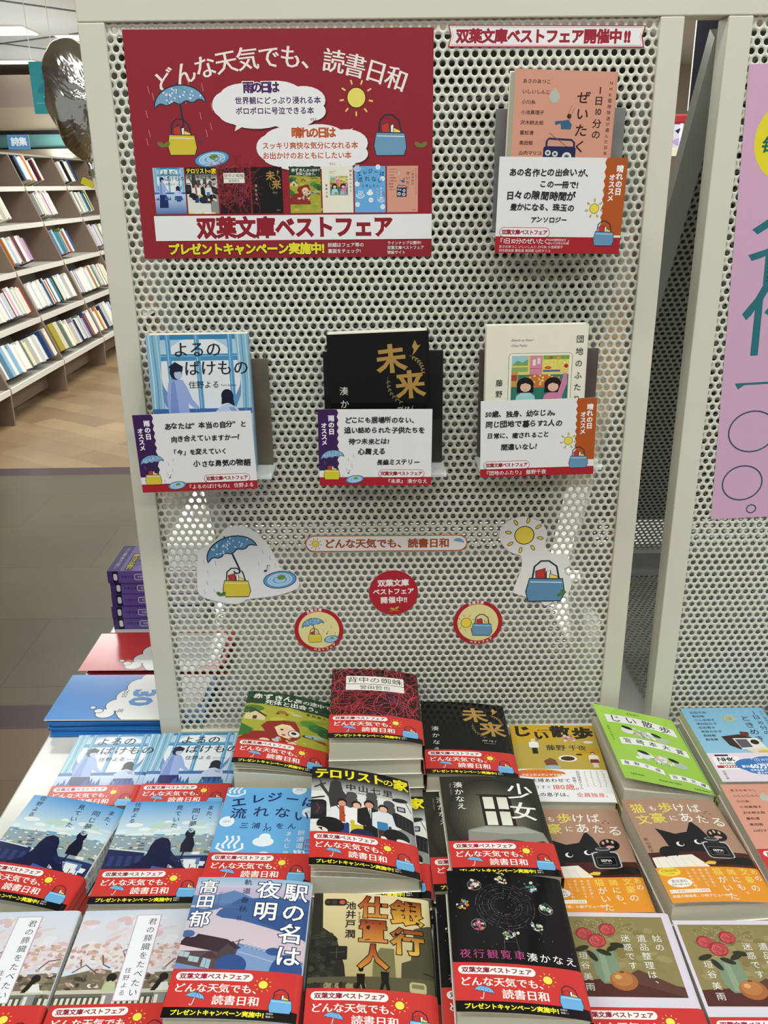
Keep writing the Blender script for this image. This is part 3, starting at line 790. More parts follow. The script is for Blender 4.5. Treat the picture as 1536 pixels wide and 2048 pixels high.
def A_zeitaku():
    a = Art(105, 148, '#d99c86'); r = a.rnd
    for i, t in enumerate(('あさのあつこ', 'いしいしんじ', '小川糸', '小池真理子', '沢木耕太郎', '重松清', '髙田郁', '山内マリコ')): a.T(t, 7.5, 12 + 10.5 * i, 4.8, '#33201e', bold=.016)
    a.ell(41, 27, 5.4, 6.2, '#b9beb4'); a.poly([(36.5, 24), (41, 17.5), (45.5, 24)], '#b9beb4')
    a.T('1', 87, 14, 10, '#33201e', v=True, bold=.012); a.T('日', 87, 25, 10, '#33201e', v=True, bold=.012); a.T('10', 87, 41, 9, '#33201e', 'c', bold=.012); a.T('分の', 87, 48.5, 10, '#33201e', v=True, step=11.5, bold=.012)
    a.T('ぜいたく', 71, 20, 14, '#33201e', v=True, step=17, bold=.012, shear=.1)
    a.T('NHK国際放送が選んだ日本の名作', 98.5, 9, 4.4, '#33201e', v=True, step=6.1)
    a.poly([(52, 51), (57, 50), (61, 55), (60, 60), (50, 60), (49, 54), (44, 56), (43, 52)], '#3d6685'); a.ell(57.5, 46.5, 2.2, 2.6, '#4a2a22'); a.line([(58, 52), (62, 38)], .3, '#7a5648'); a.line([(55, 47), (60, 35)], .3, '#7a5648')
    a.line([(36, 79), (36, 73), (38, 70), (62, 71), (65, 74), (65, 80)], 2, '#262d52'); a.line([(38, 64), (60, 80)], .6, '#7a6a60')
    a.rrect(33, 78, 67, 112, 3, '#262d52')
    for x, y, q in ((38, 85, 3), (45.5, 86, 3), (58, 89, 5), (41, 101, 6), (57, 103, 6)):
        a.ell(x, y, q, q, '#e6e2da'); a.ell(x, y, q * .6, q * .6, '#8b9a9a'); a.ell(x, y, q * .3, q * .3, '#2c3640')
    a.V = [(p[0], p[1] if p[1] > 147 else p[1] * .88, p[2]) for p in a.V]
    a.T('双葉文庫', 92, 140, 3, '#33201e', 'c')
    return a

def A_aka():
    a = Art(105, 148, '#a9a83c'); r = a.rnd
    for i in range(40): a.ell(r.uniform(0, 105), r.uniform(28, 140), r.uniform(4, 12), r.uniform(2, 6), r.choice(['#b5b142', '#9ca23a', '#c0b94f', '#8f9c38']), n=14)
    a.poly([(0, 0), (105, 0), (105, 33)] + [(105 - 7 * i, 33 - 1.0 * i * .4 + r.uniform(-1, 1)) for i in range(1, 15)] + [(0, 28)], '#24402c')
    for i in range(26): a.ell(r.uniform(0, 105), r.uniform(0, 27), r.uniform(3, 9), r.uniform(2, 4), r.choice(['#1d3625', '#2b4a33', '#234029']), n=12)
    a.T('赤ずきん、', 7, 11, 12.5, '#f3efe4', bold=.02, jit=5); a.T('旅の途中で', 59, 11.5, 9.2, '#f3efe4', bold=.008, jit=5); a.T('死体と出会う。', 24, 23.5, 10.2, '#f3efe4', bold=.014, jit=5)
    a.T('青柳碧人', 74, 37, 5.2, '#4b4118', step=6.6, bold=.012)
    a.ell(10, 38, 14, 7, '#567a35'); a.ell(5, 42, 9, 6, '#2f5a30'); a.poly([(2, 62), (2, 50), (14, 41), (27, 52), (27, 63)], '#d9c99a'); a.poly([(0, 51), (14, 40), (29, 53), (27, 55), (14, 44), (1, 54)], '#4c3324'); a.rect(12, 54, 17, 61, '#4c3324')
    a.ell(46, 41, 6, 3.4, '#a86a2c'); a.ell(41, 45, 2.2, 2.2, '#7c4a22'); a.ell(52, 45, 2.2, 2.2, '#7c4a22'); a.ell(64, 43, 7, 2.4, '#c2bca4')
    a.ell(80, 56, 11, 7, '#5a8a37'); a.ell(92, 62, 13, 8, '#3c7034'); a.ell(100, 68, 10, 8, '#2f5c2f')
    a.poly([(0, 70), (16, 82), (12, 92), (0, 96)], '#3c7034')
    a.poly([(0, 100), (14, 86), (30, 84), (24, 74), (30, 64), (50, 58), (63, 57), (69, 70), (72, 86), (66, 95), (70, 120), (0, 120)], '#8e2b25')
    a.poly([(40, 74), (48, 66), (58, 66), (66, 76), (65, 88), (56, 93), (46, 89)], '#e9d3a0'); a.ell(54, 80, 9, 9.5, '#e8c4ab'); a.ell(49, 77, 2, 1.6, '#22201f'); a.ell(52, 87, 2.4, 1.4, '#8e2b25')
    a.ell(64, 82, 7.5, 7.5, '#6b5a4a'); a.ell(64, 82, 6.3, 6.3, '#e6e0d2'); a.ell(63.4, 81, 3.2, 2.6, '#22201f'); a.poly([(40, 100), (45, 92), (49, 92), (47, 106)], '#9cc1d6'); a.ell(31, 101, 6, 3.2, '#e8c4ab'); a.ell(63, 101, 5, 3.4, '#e8c4ab')
    a.ell(80, 82, 7, 2.6, '#3c3022'); a.ell(88, 80, 12, 3.2, '#9fb4bb', -8); a.poly([(86, 86), (100, 84), (103, 90), (94, 88)], '#9a3a2a')
    for i in range(18): a.ell(r.uniform(40, 100), r.uniform(92, 112), r.uniform(1, 3), r.uniform(.8, 1.6), r.choice(['#d4c98a', '#c9743c', '#dfe0c8']), n=8)
    return a

def A_kumo():
    a = Art(105, 148, '#271317'); r = a.rnd
    for i in range(230):
        x, y = r.uniform(-10, 115), r.uniform(-10, 120); t = r.uniform(0, 6.28); cur = r.uniform(-.25, .25); P = []
        for k in range(12):
            P.append((x, y)); x += 4.5 * math.cos(t); y += 4.5 * math.sin(t); t += cur
        a.line(P, r.uniform(.55, 1.0), r.choice(['#a3303a', '#bb3a42', '#7a252d', '#ad3640', '#c74c52', '#45558c' if i % 3 == 0 else '#8a2a32']))
    a.rect(17.5, 18, 88, 35.5, '#eeeae2'); a.rect(17.5, 36.6, 88, 50, '#eeeae2')
    a.T('背中の蜘蛛', 52.7, 26.8, 13.6, '#1d1a1b', 'c'); a.T('誉田哲也', 52.7, 43.3, 9.4, '#1d1a1b', 'c')
    return a

def A_tero():
    a = Art(105, 148, '#e2e4dc'); r = a.rnd
    for k in range(9):
        a.line([(0, 30 + 10 * k), (105, 30 + 10 * k)], .3, '#c2c6bf')
        for q in range(5): a.line([(12 + 22 * q + 11 * (k % 2), 30 + 10 * k), (12 + 22 * q + 11 * (k % 2), 40 + 10 * k)], .3, '#c2c6bf')
    a.rect(0, 0, 105, 18, '#15161b'); a.rect(0, 18, 105, 40, '#15161b', '#c9ccc6')
    a.poly([(78, 92), (105, 74), (105, 148), (78, 148)], '#8e928e')
    g = '#3c3a3c'
    a.poly([(20, 25), (25, 19), (31, 24), (33, 38), (42, 54), (44, 84), (26, 84), (20, 66), (18, 50), (8, 30), (10, 26), (18, 42)], g); a.line([(3, 34), (15, 27)], 2.4, g); a.line([(8, 20), (17, 46)], 1.8, g)
    for x, y in ((42, 44), (63, 40), (81, 48)): a.ell(x, y, 6, 6, '#504e50'); a.rect(x - 6, y + 4, x + 6, y + 42, '#504e50')
    a.rrect(-4, 54, 16, 84, 5, '#1d1e24'); a.ell(6, 68, 8, 10, '#2b2c33'); a.line([(6, 61), (9, 67), (6, 74)], .8, '#a3364a'); a.line([(0, 52), (14, 49)], 2.2, '#1d1e24')
    person(a, 32, 112, 61, '#e3e7ec', '#2b3f78', skin='#d99a80'); a.poly([(29, 62), (34, 62), (35, 86), (29, 86)], '#b4502c'); a.line([(26, 62), (41, 86)], 1.2, '#1e1d22')
    person(a, 47, 112, 60, '#f0efec', '#cfc02f')
    person(a, 60, 114, 66, '#1f2023', '#1b1c1f', skin='#d99a88'); a.poly([(58, 60), (62, 60), (61, 76)], '#e6e6e2'); a.line([(60, 61), (60.4, 75)], .8, '#2a4a4c')
    person(a, 74.5, 114, 63, '#dfe3e6', '#4a2f2a'); a.rrect(67, 78, 78, 90, 1.5, '#3a7fb0'); a.rect(70, 99, 77, 106, '#f0efe8')
    a.ell(93, 38, 8.5, 3.4, '#26272b', -8); a.line([(99, 40), (104, 54)], .8, '#55575a'); a.rrect(89, 48, 98, 56, 1, '#2a2c33'); a.rect(90.4, 49.6, 96.6, 54.4, '#a9a6bd')
    a.poly([(83, 62), (88, 59), (105, 66), (105, 88), (86, 80)], '#1f2026')
    for k in range(5): a.line([(90 + 3.6 * k, 62 + 1.5 * k), (89 + 3.6 * k, 80 + 1.6 * k)], .6, '#3c3e48')
    for x, y, q in ((20, 92, 14), (52, 104, 13), (86, 96, 13)): a.ell(x, y, q, q * .8, '#1e1d1f' if x != 52 else '#232a4a', 15)
    a.ell(10, 99, 8, 4, '#e6e2da', 20); a.ell(93, 103, 8, 4, '#e6e2da', 20)
    a.T('テロリスト', 3, 11, 17.5, '#f2e32c', bold=.03, sx=.86, min_=.015); a.T('の', 76, 12.5, 12, '#f2e32c', bold=.014); a.T('家', 87, 12, 18, '#f2e32c', bold=.035, sx=.94)
    a.T('中山七里', 35, 31, 11.5, '#1b1c20', bold=.014, step=13); a.T('Nakayama Shichiri', 36, 39, 2.6, '#3a3a3a')
    a.rect(0, 143, 20, 148, '#ece03a'); a.rect(45, 143, 92, 148, '#ece03a'); a.rect(54, 143, 80, 148, '#f2f2ee')
    return a

def A_elegy():
    a = Art(105, 148, '#68aee2'); n = '#1f2f66'; w = '#e8f1f6'
    def onsen(x, y, k):
        a.line([(x - k, y - .3 * k), (x - 1.1 * k, y + .3 * k), (x - .4 * k, y + .75 * k), (x + .4 * k, y + .75 * k), (x + 1.1 * k, y + .3 * k), (x + k, y - .3 * k)], .24 * k, w)
        for q in (-.5, 0, .5): a.line([(x + q * k, y + .35 * k), (x + q * k - .16 * k, y - .1 * k), (x + q * k + .16 * k, y - .7 * k), (x + q * k, y - 1.2 * k)], .22 * k, w)
    onsen(9, 7, 10); onsen(19, 92, 12); onsen(90, 108, 9)
    for x, y in ((80, 3), (9, 56), (95, 40), (55, 108), (9, 122), (95, 130)): a.ell(x, y, 8, 8, w); a.T('温泉', x, y, 4.2, '#7fa8c8', 'c')
    for x, y, t, k, ro in ((16, 25, 'エ', 17, -12), (36, 19, 'レ', 16, -8), (54, 16, 'ジ', 17, -2), (74, 19, 'ー', 16, 8), (93, 24, 'は', 17, 10)): a.T(t, x, y, k, n, 'c', rot=ro, bold=.022)
    for x, y, t in ((19, 43, '流'), (43, 40, 'れ'), (66, 41, 'な'), (87, 46, 'い')): a.T(t, x, y, 18, n, 'c', bold=.012)
    a.T('三浦しをん', 22, 62, 9.5, n, step=12.6, bold=.008)
    a.ell(52, 86, 11, 7, w); p = a.ell(53, 79, 6, 5.4, w); a.line([(50, 70), (51, 66)], 1, n); a.line([(53, 69), (53.6, 65)], 1, n); a.line([(56, 70), (57.4, 66)], 1, n)
    a.T('餅湯温泉', 90, 68, 8, w, v=True, step=9.6); a.T('まんじゅう', 77, 70, 7, w, v=True, step=9)
    a.rrect(94, 82, 102, 98, 2, '#68aee2', '#8d3350', .6); a.T('名物', 98, 82, 6, '#8d3350', v=True, step=7)
    return a

def A_mata():
    a = Art(105, 148, '#59a2da'); r = a.rnd
    a.rect(0, 0, 105, 52, '#4f9bd8', '#d4e6ea')
    for i in range(26): a.ell(r.uniform(0, 105), r.uniform(34, 56), r.uniform(4, 12), r.uniform(1.5, 4), r.choice(['#e8efea', '#c9dfe2', '#bcd5c6', '#dfe9ea']), n=14)
    a.rect(0, 54, 105, 148, '#8ea4ad')
    for i in range(170): 
        x, y = r.uniform(-4, 103), r.uniform(52, 80); k = .4 + (y - 50) / 24
        a.rect(x, y, x + r.uniform(2, 6) * k, y + r.uniform(1, 2.6) * k, r.choice(['#e4e8e6', '#8f9ba0', '#5c6a74', '#c9cfcd', '#77858a', '#9aaa90', '#b79f8e']))
    a.rect(0, 84, 105, 148, '#27335e')
    a.poly([(0, 72), (38, 78), (42, 128), (0, 128)], '#1d2650'); a.line([(0, 73), (40, 79), (43, 100)], 1.8, '#cfd9e2')
    for k in range(4): a.rect(4 + 9 * k, 84, 9 + 9 * k, 98, '#2c3a70')
    for i in range(18): a.rect(r.uniform(60, 100), r.uniform(84, 125), r.uniform(60, 100) + 4, r.uniform(86, 126) + 1, r.choice(['#5d78a8', '#e0e4e4', '#33447c']))
    a.line([(44, 100), (105, 104)], 1, '#141a38')
    for k in range(9): a.line([(46 + 7 * k, 96), (46 + 7 * k, 125)], .8, '#141a38')
    a.poly([(42, 70), (45, 61), (51, 57), (58, 59), (62, 66), (64, 76), (72, 88), (84, 102), (90, 114), (78, 106), (66, 96), (66, 122), (34, 122), (30, 104), (22, 100), (36, 92), (41, 80)], '#141a3e'); a.poly([(50, 98), (66, 102), (66, 124), (44, 124)], '#3558a4')
    a.poly([(30, 86), (22, 82), (24, 78), (36, 82)], '#1b2350'); a.poly([(66, 80), (76, 90), (74, 94), (64, 88)], '#1b2350')
    a.poly([(74, 52), (75.5, 46.5), (78, 50), (81, 50), (83.5, 46.5), (84.5, 52), (83.5, 57), (87, 68), (86, 79), (74, 79), (73, 68), (76, 57)], '#141831'); a.line([(78, 78), (76, 90), (79, 97)], 1.6, '#141831')
    t = '#22303f'
    a.T('また、', 94, 7, 7.6, t, v=True, step=9.4); a.T('同じ夢を', 79, 11.5, 8.8, t, v=True, step=10.4); a.T('見ていた', 60, 6.4, 8, t, v=True, step=9.6); a.T('住野よる', 13, 1, 7.4, t, v=True, step=8.8)
    return a

def A_kimi():
    a = Art(105, 148, '#d3dae6'); r = a.rnd
    a.rect(0, 0, 105, 60, '#cfdae8', '#e2d9da')
    for i in range(40): a.ell(r.uniform(0, 105), r.uniform(10, 60), r.uniform(3, 11), r.uniform(1.5, 5), r.choice(['#e2e0e6', '#dccdd2', '#e3d2d2', '#d6d8e4', '#d6bcbe']), r.uniform(-40, 10), 12)
    a.poly([(0, 74), (30, 66), (60, 72), (105, 70), (105, 148), (0, 148)], '#7a705e')
    for i in range(240):
        x = r.uniform(0, 105); y = 40 + abs(r.gauss(0, 18)); y = min(y, 84)
        a.ell(x, y, r.uniform(1, 4), r.uniform(.8, 2.2), r.choice(['#dcbdb6', '#cfa9a2', '#e2cfc9', '#c29a90', '#e6dcd6', '#d3b0a4', '#b99f92']), r.uniform(-40, 40), 8)
    for P in (((8, 70), (18, 62), (30, 72)), ((14, 64), (12, 56)), ((30, 52), (33, 62), (40, 66)), ((50, 78), (52, 58), (47, 48), (60, 40)), ((52, 58), (64, 48), (68, 40)), ((88, 66), (94, 58), (104, 56))): a.line(P, 1.1, '#6c5347')
    for i in range(90): a.ell(r.uniform(0, 105), r.uniform(74, 96), r.uniform(1.5, 5), r.uniform(1, 2.4), r.choice(['#6a624f', '#5b5646', '#7d715b', '#8f8468', '#454338']), r.uniform(-30, 30), 8)
    a.rect(0, 88, 105, 92, '#c9c4b0'); a.rect(0, 92, 105, 95, '#6d6c66'); a.rect(0, 95, 105, 120, '#4f5148')
    for k in range(22):
        if k not in (8, 9, 18, 19): a.rect(2 + 4.8 * k, 96, 4.6 + 4.8 * k, 112, '#d9d5c2')
    a.rect(40, 92, 50, 118, '#8b8d8c'); a.rect(41, 94, 44, 116, '#e2dfd2'); a.rect(84, 92, 94, 118, '#8b8d8c'); a.rect(85, 94, 88, 116, '#dedbd0'); a.rect(0, 112, 105, 118, '#7f8076')
    a.ell(44, 76, 4.4, 4.6, '#2b2623'); a.poly([(38, 90), (39, 82), (44, 79), (49, 82), (50, 90)], '#b9c39a')
    a.ell(89, 76, 4, 4, '#2b2623'); a.poly([(85, 78), (90, 79), (84, 90), (80, 90)], '#2b2623'); a.poly([(85, 90), (88, 82), (93, 81), (96, 88), (100, 90)], '#dfe3dc')
    a.rect(50, 6.5, 73, 100, '#caa7b4'); a.rect(50.8, 7.3, 72.2, 99.2, '#eef0f6')
    a.T('君の膵臓をたべたい', 66, 11, 8, '#2c2a2e', v=True, step=9.6); a.T('住野よる', 56.5, 66, 6, '#2c2a2e', v=True, step=7.6)
    return a

def A_eki():
    a = Art(105, 148, '#c9bccb'); r = a.rnd
    a.rect(0, 0, 105, 12, '#8fbcd6', '#c3c6d6'); a.rect(0, 12, 105, 34, '#c9b7d0', '#9aa9c8')
    a.poly([(0, 22), (14, 23), (26, 20), (36, 16), (46, 20), (56, 26), (70, 28), (105, 24), (105, 40), (0, 40)], '#5f82b2')
    a.rect(0, 34, 105, 105, '#c9c0cc', '#d9c3cb')
    a.poly([(0, 36), (12, 38), (24, 36), (26, 38), (10, 43), (0, 52)], '#4f6fa0')
    a.poly([(24, 45), (26, 40), (42, 26), (60, 24), (84, 22), (105, 21), (105, 68), (88, 62), (60, 54), (46, 50), (30, 48)], '#3f5f96'); a.poly([(60, 50), (105, 34), (105, 68), (88, 62)], '#36548c')
    for i in range(14): x = 20 + 1.9 * i; a.poly([(x - 1.5, 37), (x, 31 + r.uniform(-1, 1)), (x + 1.5, 37)], '#4a6698')
    a.poly([(50, 76), (105, 92), (105, 148), (44, 148), (46, 90)], '#7f9ac4'); a.line([(48, 76), (105, 91)], 2.2, '#6a84b0'); a.line([(50, 84), (100, 98)], 1, '#a6b8d6')
    for k in range(9): a.rect(54 + 4 * k, 76 + k, 57 + 4 * k, 79 + k, '#93a9cc')
    a.ell(4, 66, 6, 4, '#4c689c'); a.ell(80, 82, 7, 4, '#35538f')
    a.poly([(0, 96), (20, 98), (45, 105), (105, 100), (105, 148), (0, 148)], '#6f8fc4')
    a.poly([(1, 84), (33, 84), (44, 73), (50, 79), (44, 100), (35, 104), (0, 96)], '#57484a'); a.poly([(33, 84), (40, 74), (47, 80), (46, 96), (35, 104)], '#4c4044')
    a.poly([(-2, 77), (3, 69), (7, 70), (11, 69), (13, 66), (39, 71.5), (52, 80), (48, 82), (40, 76), (33, 85), (6, 79)], '#3b2a33')
    for x, y in ((1, 84), (10, 89)): a.poly([(x, y), (x + 9, y + 1.6), (x + 8.4, y + 7), (x, y + 5.4)], '#a9c0c9'); a.line([(x + 4.4, y + 1), (x + 4.2, y + 6)], .4, '#6d7f86')
    a.poly([(22, 91), (29, 93), (28.6, 102), (21, 100)], '#9fb9c6'); a.line([(25.4, 92), (25, 101)], .4, '#5c6a70'); a.poly([(37, 90), (45, 87), (44.4, 95), (37, 99)], '#a9c0c9'); a.poly([(19, 90), (27, 84), (34, 90), (33, 92)], '#52323a')
    a.ell(46, 98, 13, 11, '#33508c'); a.ell(92, 104, 14, 20, '#35538f'); a.line([(49.5, 71), (48, 88)], .8, '#33456e'); a.line([(46, 74), (53, 71)], .7, '#33456e')
    W_ = '#f6f6f4'; E_ = ('#2d3d66', .055)
    a.T('駅の名は', 92, 4, 22, W_, v=True, step=23.6, bold=.016, edge=E_); a.T('夜明', 67, 3, 22, W_, v=True, step=25, bold=.016, edge=E_)
    a.T('軌道春秋Ⅱ', 47, 2, 7.6, '#28324e', v=True, step=10.6); a.T('髙田', 12, 4, 17, W_, v=True, step=17, bold=.016, edge=E_); a.T('郁', 11, 40.5, 19, W_, v=True, bold=.016, edge=E_)
    a.T('Takada Kaoru', 24, 18, 3.4, '#6b7fae', rot=90)
    return a

def A_ginko():
    a = Art(105, 148, '#d9c79a'); r = a.rnd
    a.rect(0, 0, 105, 148, '#e0cf9f', '#8f8550')
    a.poly([(0, 0), (8, 0), (10, 40), (22, 50), (30, 80), (34, 120), (0, 120)], '#2c2b24'); a.poly([(105, 30), (90, 36), (86, 70), (78, 74), (76, 120), (105, 120)], '#4a4833'); a.poly([(60, 60), (72, 60), (74, 120), (52, 120), (54, 74)], '#77714a')
    for i in range(70): a.ell(r.uniform(0, 22), r.uniform(46, 100), r.uniform(1.5, 4), r.uniform(1, 3), r.choice(['#23221c', '#33322a', '#3d3c2e']), n=8)
    for x, y in ((20, 10),): a.rrect(10, 7, 30, 15, 3, '#2a251f'); a.ell(26, 11, 2.6, 2.6, '#c4574a'); a.ell(19, 11, 2.6, 2.6, '#3f3a33'); a.ell(13, 11, 2.2, 2.2, '#3f3a33')
    a.poly([(0, 92), (105, 88), (105, 148), (0, 148)], '#57543c')
    for i in range(16): a.ell(1 + 3 * i, 100 + r.uniform(-1, 1), 2.4, 3.4, r.choice(['#2d2b22', '#8b8762', '#3b392c']), n=10)
    a.rrect(14, 60, 32, 74, 1, '#23221e'); a.line([(23, 62), (23, 73)], .6, '#55533f'); a.line([(17, 67), (30, 66)], .6, '#55533f')
    for x, h in ((44, 20), (64, 24)):
        a.ell(x, 103 - h, 2.2, 2.6, '#191813', n=10); a.poly([(x - 3.6, 104 - h * .82), (x + 3.4, 104 - h * .82), (x + 3, 104 - h * .4), (x + 4.4, 104), (x + 2, 104), (x, 104 - h * .35), (x - 2.6, 104), (x - 5, 104), (x - 3, 104 - h * .4)], '#191813')
    a.rrect(84, 92, 98, 103, 3, '#b9b184'); a.rect(86, 94, 96, 98, '#7c774f'); a.line([(96, 82), (105, 84)], 1, '#23221e')
    E_ = ('#2a180e', .062)
    a.T('銀行', 84, 5, 29, '#8a3d20', v=True, step=32, bold=.032, edge=E_, c2='#e0b040'); a.T('仕置人', 54, 3, 26, '#93331f', v=True, step=27, bold=.03, edge=E_, c2='#cf8a3a')
    a.T('池井戸', 34, 10, 9.6, '#23201a', v=True, step=10.4, bold=.018); a.T('潤', 34, 42, 9.6, '#23201a', v=True, bold=.018); a.T('Jun Ikeido', 42, 22, 3, '#6d3322', rot=90)
    return a

def A_shojo():
    a = Art(105, 148, '#2f2d26'); r = a.rnd
    for i in range(12): a.ell(52, 66, 50 - 3.4 * i, 62 - 4.2 * i, ['#2b2922', '#33312a', '#3a3830', '#424036', '#4a483d', '#514f43', '#58564a', '#5f5d50', '#666455', '#6c6a5b', '#716f60', '#767464'][i], n=30)
    a.rect(40, 32, 73, 84, '#2a1d1b'); a.line([(37, 31.5), (78, 31.5)], 1.4, '#2a1d1b')
    for x0, x1 in ((43, 54), (58, 69)):
        for y0, y1 in ((35, 54), (58, 79)): a.rect(x0, y0, x1, y1, '#dcdcc8', '#e8e8da')
    a.poly([(22, 86), (40, 80), (80, 80), (98, 88), (102, 104), (96, 100), (84, 103), (60, 99), (30, 104), (20, 108)], '#8d9084'); a.poly([(22, 88), (40, 82), (80, 82), (96, 88), (60, 92)], '#a4a79a')
    a.T('少女', 86, 10, 29, '#f4f2ea', v=True, step=32, bold=.004, min_=.012, rot=3)
    a.T('湊かなえ', 19, 10, 10.4, '#f4f2ea', v=True, step=11.6, bold=.004); a.T('Minato Kanae', 11, 12, 3.2, '#8d8a7c', rot=90, shear=.2)
    return a

def A_yako():
    a = Art(105, 148, '#0e0d0f'); r = a.rnd
    cx, cy = 50, 40
    for q in (10, 12.5, 15, 20, 23, 26):
        for k in range(36):
            if r.random() < .8:
                t0 = 2 * math.pi * k / 36; t1 = t0 + .16; a.line([(cx + q * math.cos(t0), cy + q * math.sin(t0)), (cx + q * math.cos(t1), cy + q * math.sin(t1))], r.uniform(.25, .7), r.choice(['#4c4a4c', '#5c5a5e', '#3a383b']))
    for k in range(16): t = 2 * math.pi * k / 16; a.line([(cx + 8 * math.cos(t), cy + 8 * math.sin(t)), (cx + 27 * math.cos(t), cy + 27 * math.sin(t))], .4, '#39373a')
    cols = [('#8fae5a', '#d9b58a'), ('#3fa08a', '#5b3a8f'), ('#4f8a4a', '#cfd8d2'), ('#56589a', '#9fbf8a'), ('#8a4a9a', '#6f9a5a'), ('#c2487a', '#b98a5a'), ('#3a8aa8', '#c9873f'), ('#b86a4a', '#c9ccd2')]
    for k in range(8):
        t = math.radians(-90 + 45 * k); x, y = cx + 36 * math.cos(t), cy + 32 * math.sin(t)
        if k in (2, 5, 7): a.line(a.ell(x, y, 6.2, 6.2, '#1d2022'), .4, '#8a8f8c', True)
        for i in range(22): a.ell(x + r.gauss(0, 2.7), y + r.gauss(0, 2.7), r.uniform(.9, 2.6), r.uniform(.6, 1.6), r.choice(cols[k] + ('#d9d4c8', '#2f3136')), r.uniform(0, 180), 8)
    for i in range(60): a.ell(cx + r.gauss(0, 26), cy + r.gauss(0, 26), .3, .3, '#b9b6b4', n=5)
    a.line([(46, 66), (44, 92)], .6, '#4a464e'); a.line([(54, 66), (57, 92)], .6, '#4a464e'); a.line([(45, 80), (56, 80)], .4, '#4a464e')
    a.T('夜行観覧車', 5.5, 93.5, 9.6, '#b3497f', step=11.2, min_=.006); a.T('湊かなえ', 61, 94.2, 9.4, '#f4f2ee', step=10.6, bold=.004)
    return a

def A_jii():
    a = Art(105, 148, '#c9a22c'); r = a.rnd
    a.poly([(0, 40), (105, 30), (105, 110), (0, 110)], '#b9a24a'); a.ell(92, 58, 20, 14, '#c7a32e')
    k = '#262119'
    for t, x, y, z in (('じ', 15, 15, 25), ('い', 37, 22, 19), ('散', 63, 15, 25), ('歩', 90, 18, 25)): a.T(t, x, y, z, k, 'c', bold=.05, jit=3)
    a.T('JII SAMPO', 42, 11, 3.4, k, 'c', bold=.02); a.T('FUJINO CHIYA', 42, 15.4, 2.2, k, 'c')
    a.T('藤野', 40, 48, 12, k, bold=.012, jit=3); a.T('千夜', 67, 48, 11, k, bold=.01, jit=3)
    person(a, 26, 60, 30, '#ecebe2', '#26241f', hair='#ecebe2'); a.rect(30, 30, 33, 33, '#5a6a8a')
    for i in range(12): a.ell(70 + r.gauss(0, 4), 27 + r.gauss(0, 4), 2.2, 2.2, r.choice(['#b06a86', '#c88aa0', '#8a5a86', '#d9d6cc']), n=8)
    a.ell(63, 69, 11, 6.4, '#efece2'); a.ell(63, 69, 8.4, 4.4, '#4a2f20'); a.ell(78, 61, 4, 2, '#4a4030'); a.ell(93, 36, 6, 2.6, '#e6e0cc')
    for i in range(5): a.line([(80, 48 + 2.4 * i), (103, 47 + 2.4 * i)], .3, '#7a6a2a')
    a.poly([(36, 84), (34, 74), (42, 68), (48, 72), (50, 84)], '#7a4a38'); a.ell(43, 86, 10, 4, '#9fb4b8'); person(a, 94, 86, 30, '#efe9dc', '#d8d0b8'); a.rrect(89, 70, 99, 77, 1, '#7d2f2a')
    # the white advertising strip printed at the foot
    a.rect(0, 90, 105, 148, '#f0eff0'); a.ell(26, 98, 30, 7.6, '#e0793f'); marks(a, 10, 95.4, 3, 32, '#2c2a28', False); a.T('10以上のメディアで話題!', 30, 101, 4.6, '#f6f3ee', 'c', bold=.02)
    a.T('夫婦あわせて', 14, 111, 7.4, k, step=7.6, bold=.012); a.T('もうすぐ', 10, 123, 6.6, k); a.T('180歳。', 36, 122.5, 11, '#dd6a5c', bold=.014); a.T('3人の息子は、', 10, 136, 7.4, k, bold=.012); a.T('全員独身。', 62, 136, 8, '#dd6a5c', bold=.012)
    a.T('西原理恵子さん', 70, 93, 4.6, k, v=True, step=4.7); a.T('推薦!', 64, 104, 4.6, k, v=True, step=5)
    for q in range(4): marks(a, 78 + 7 * q, 94, 3, 30, '#cf8a8a' if q % 2 == 0 else '#9a9a9c')
    return a

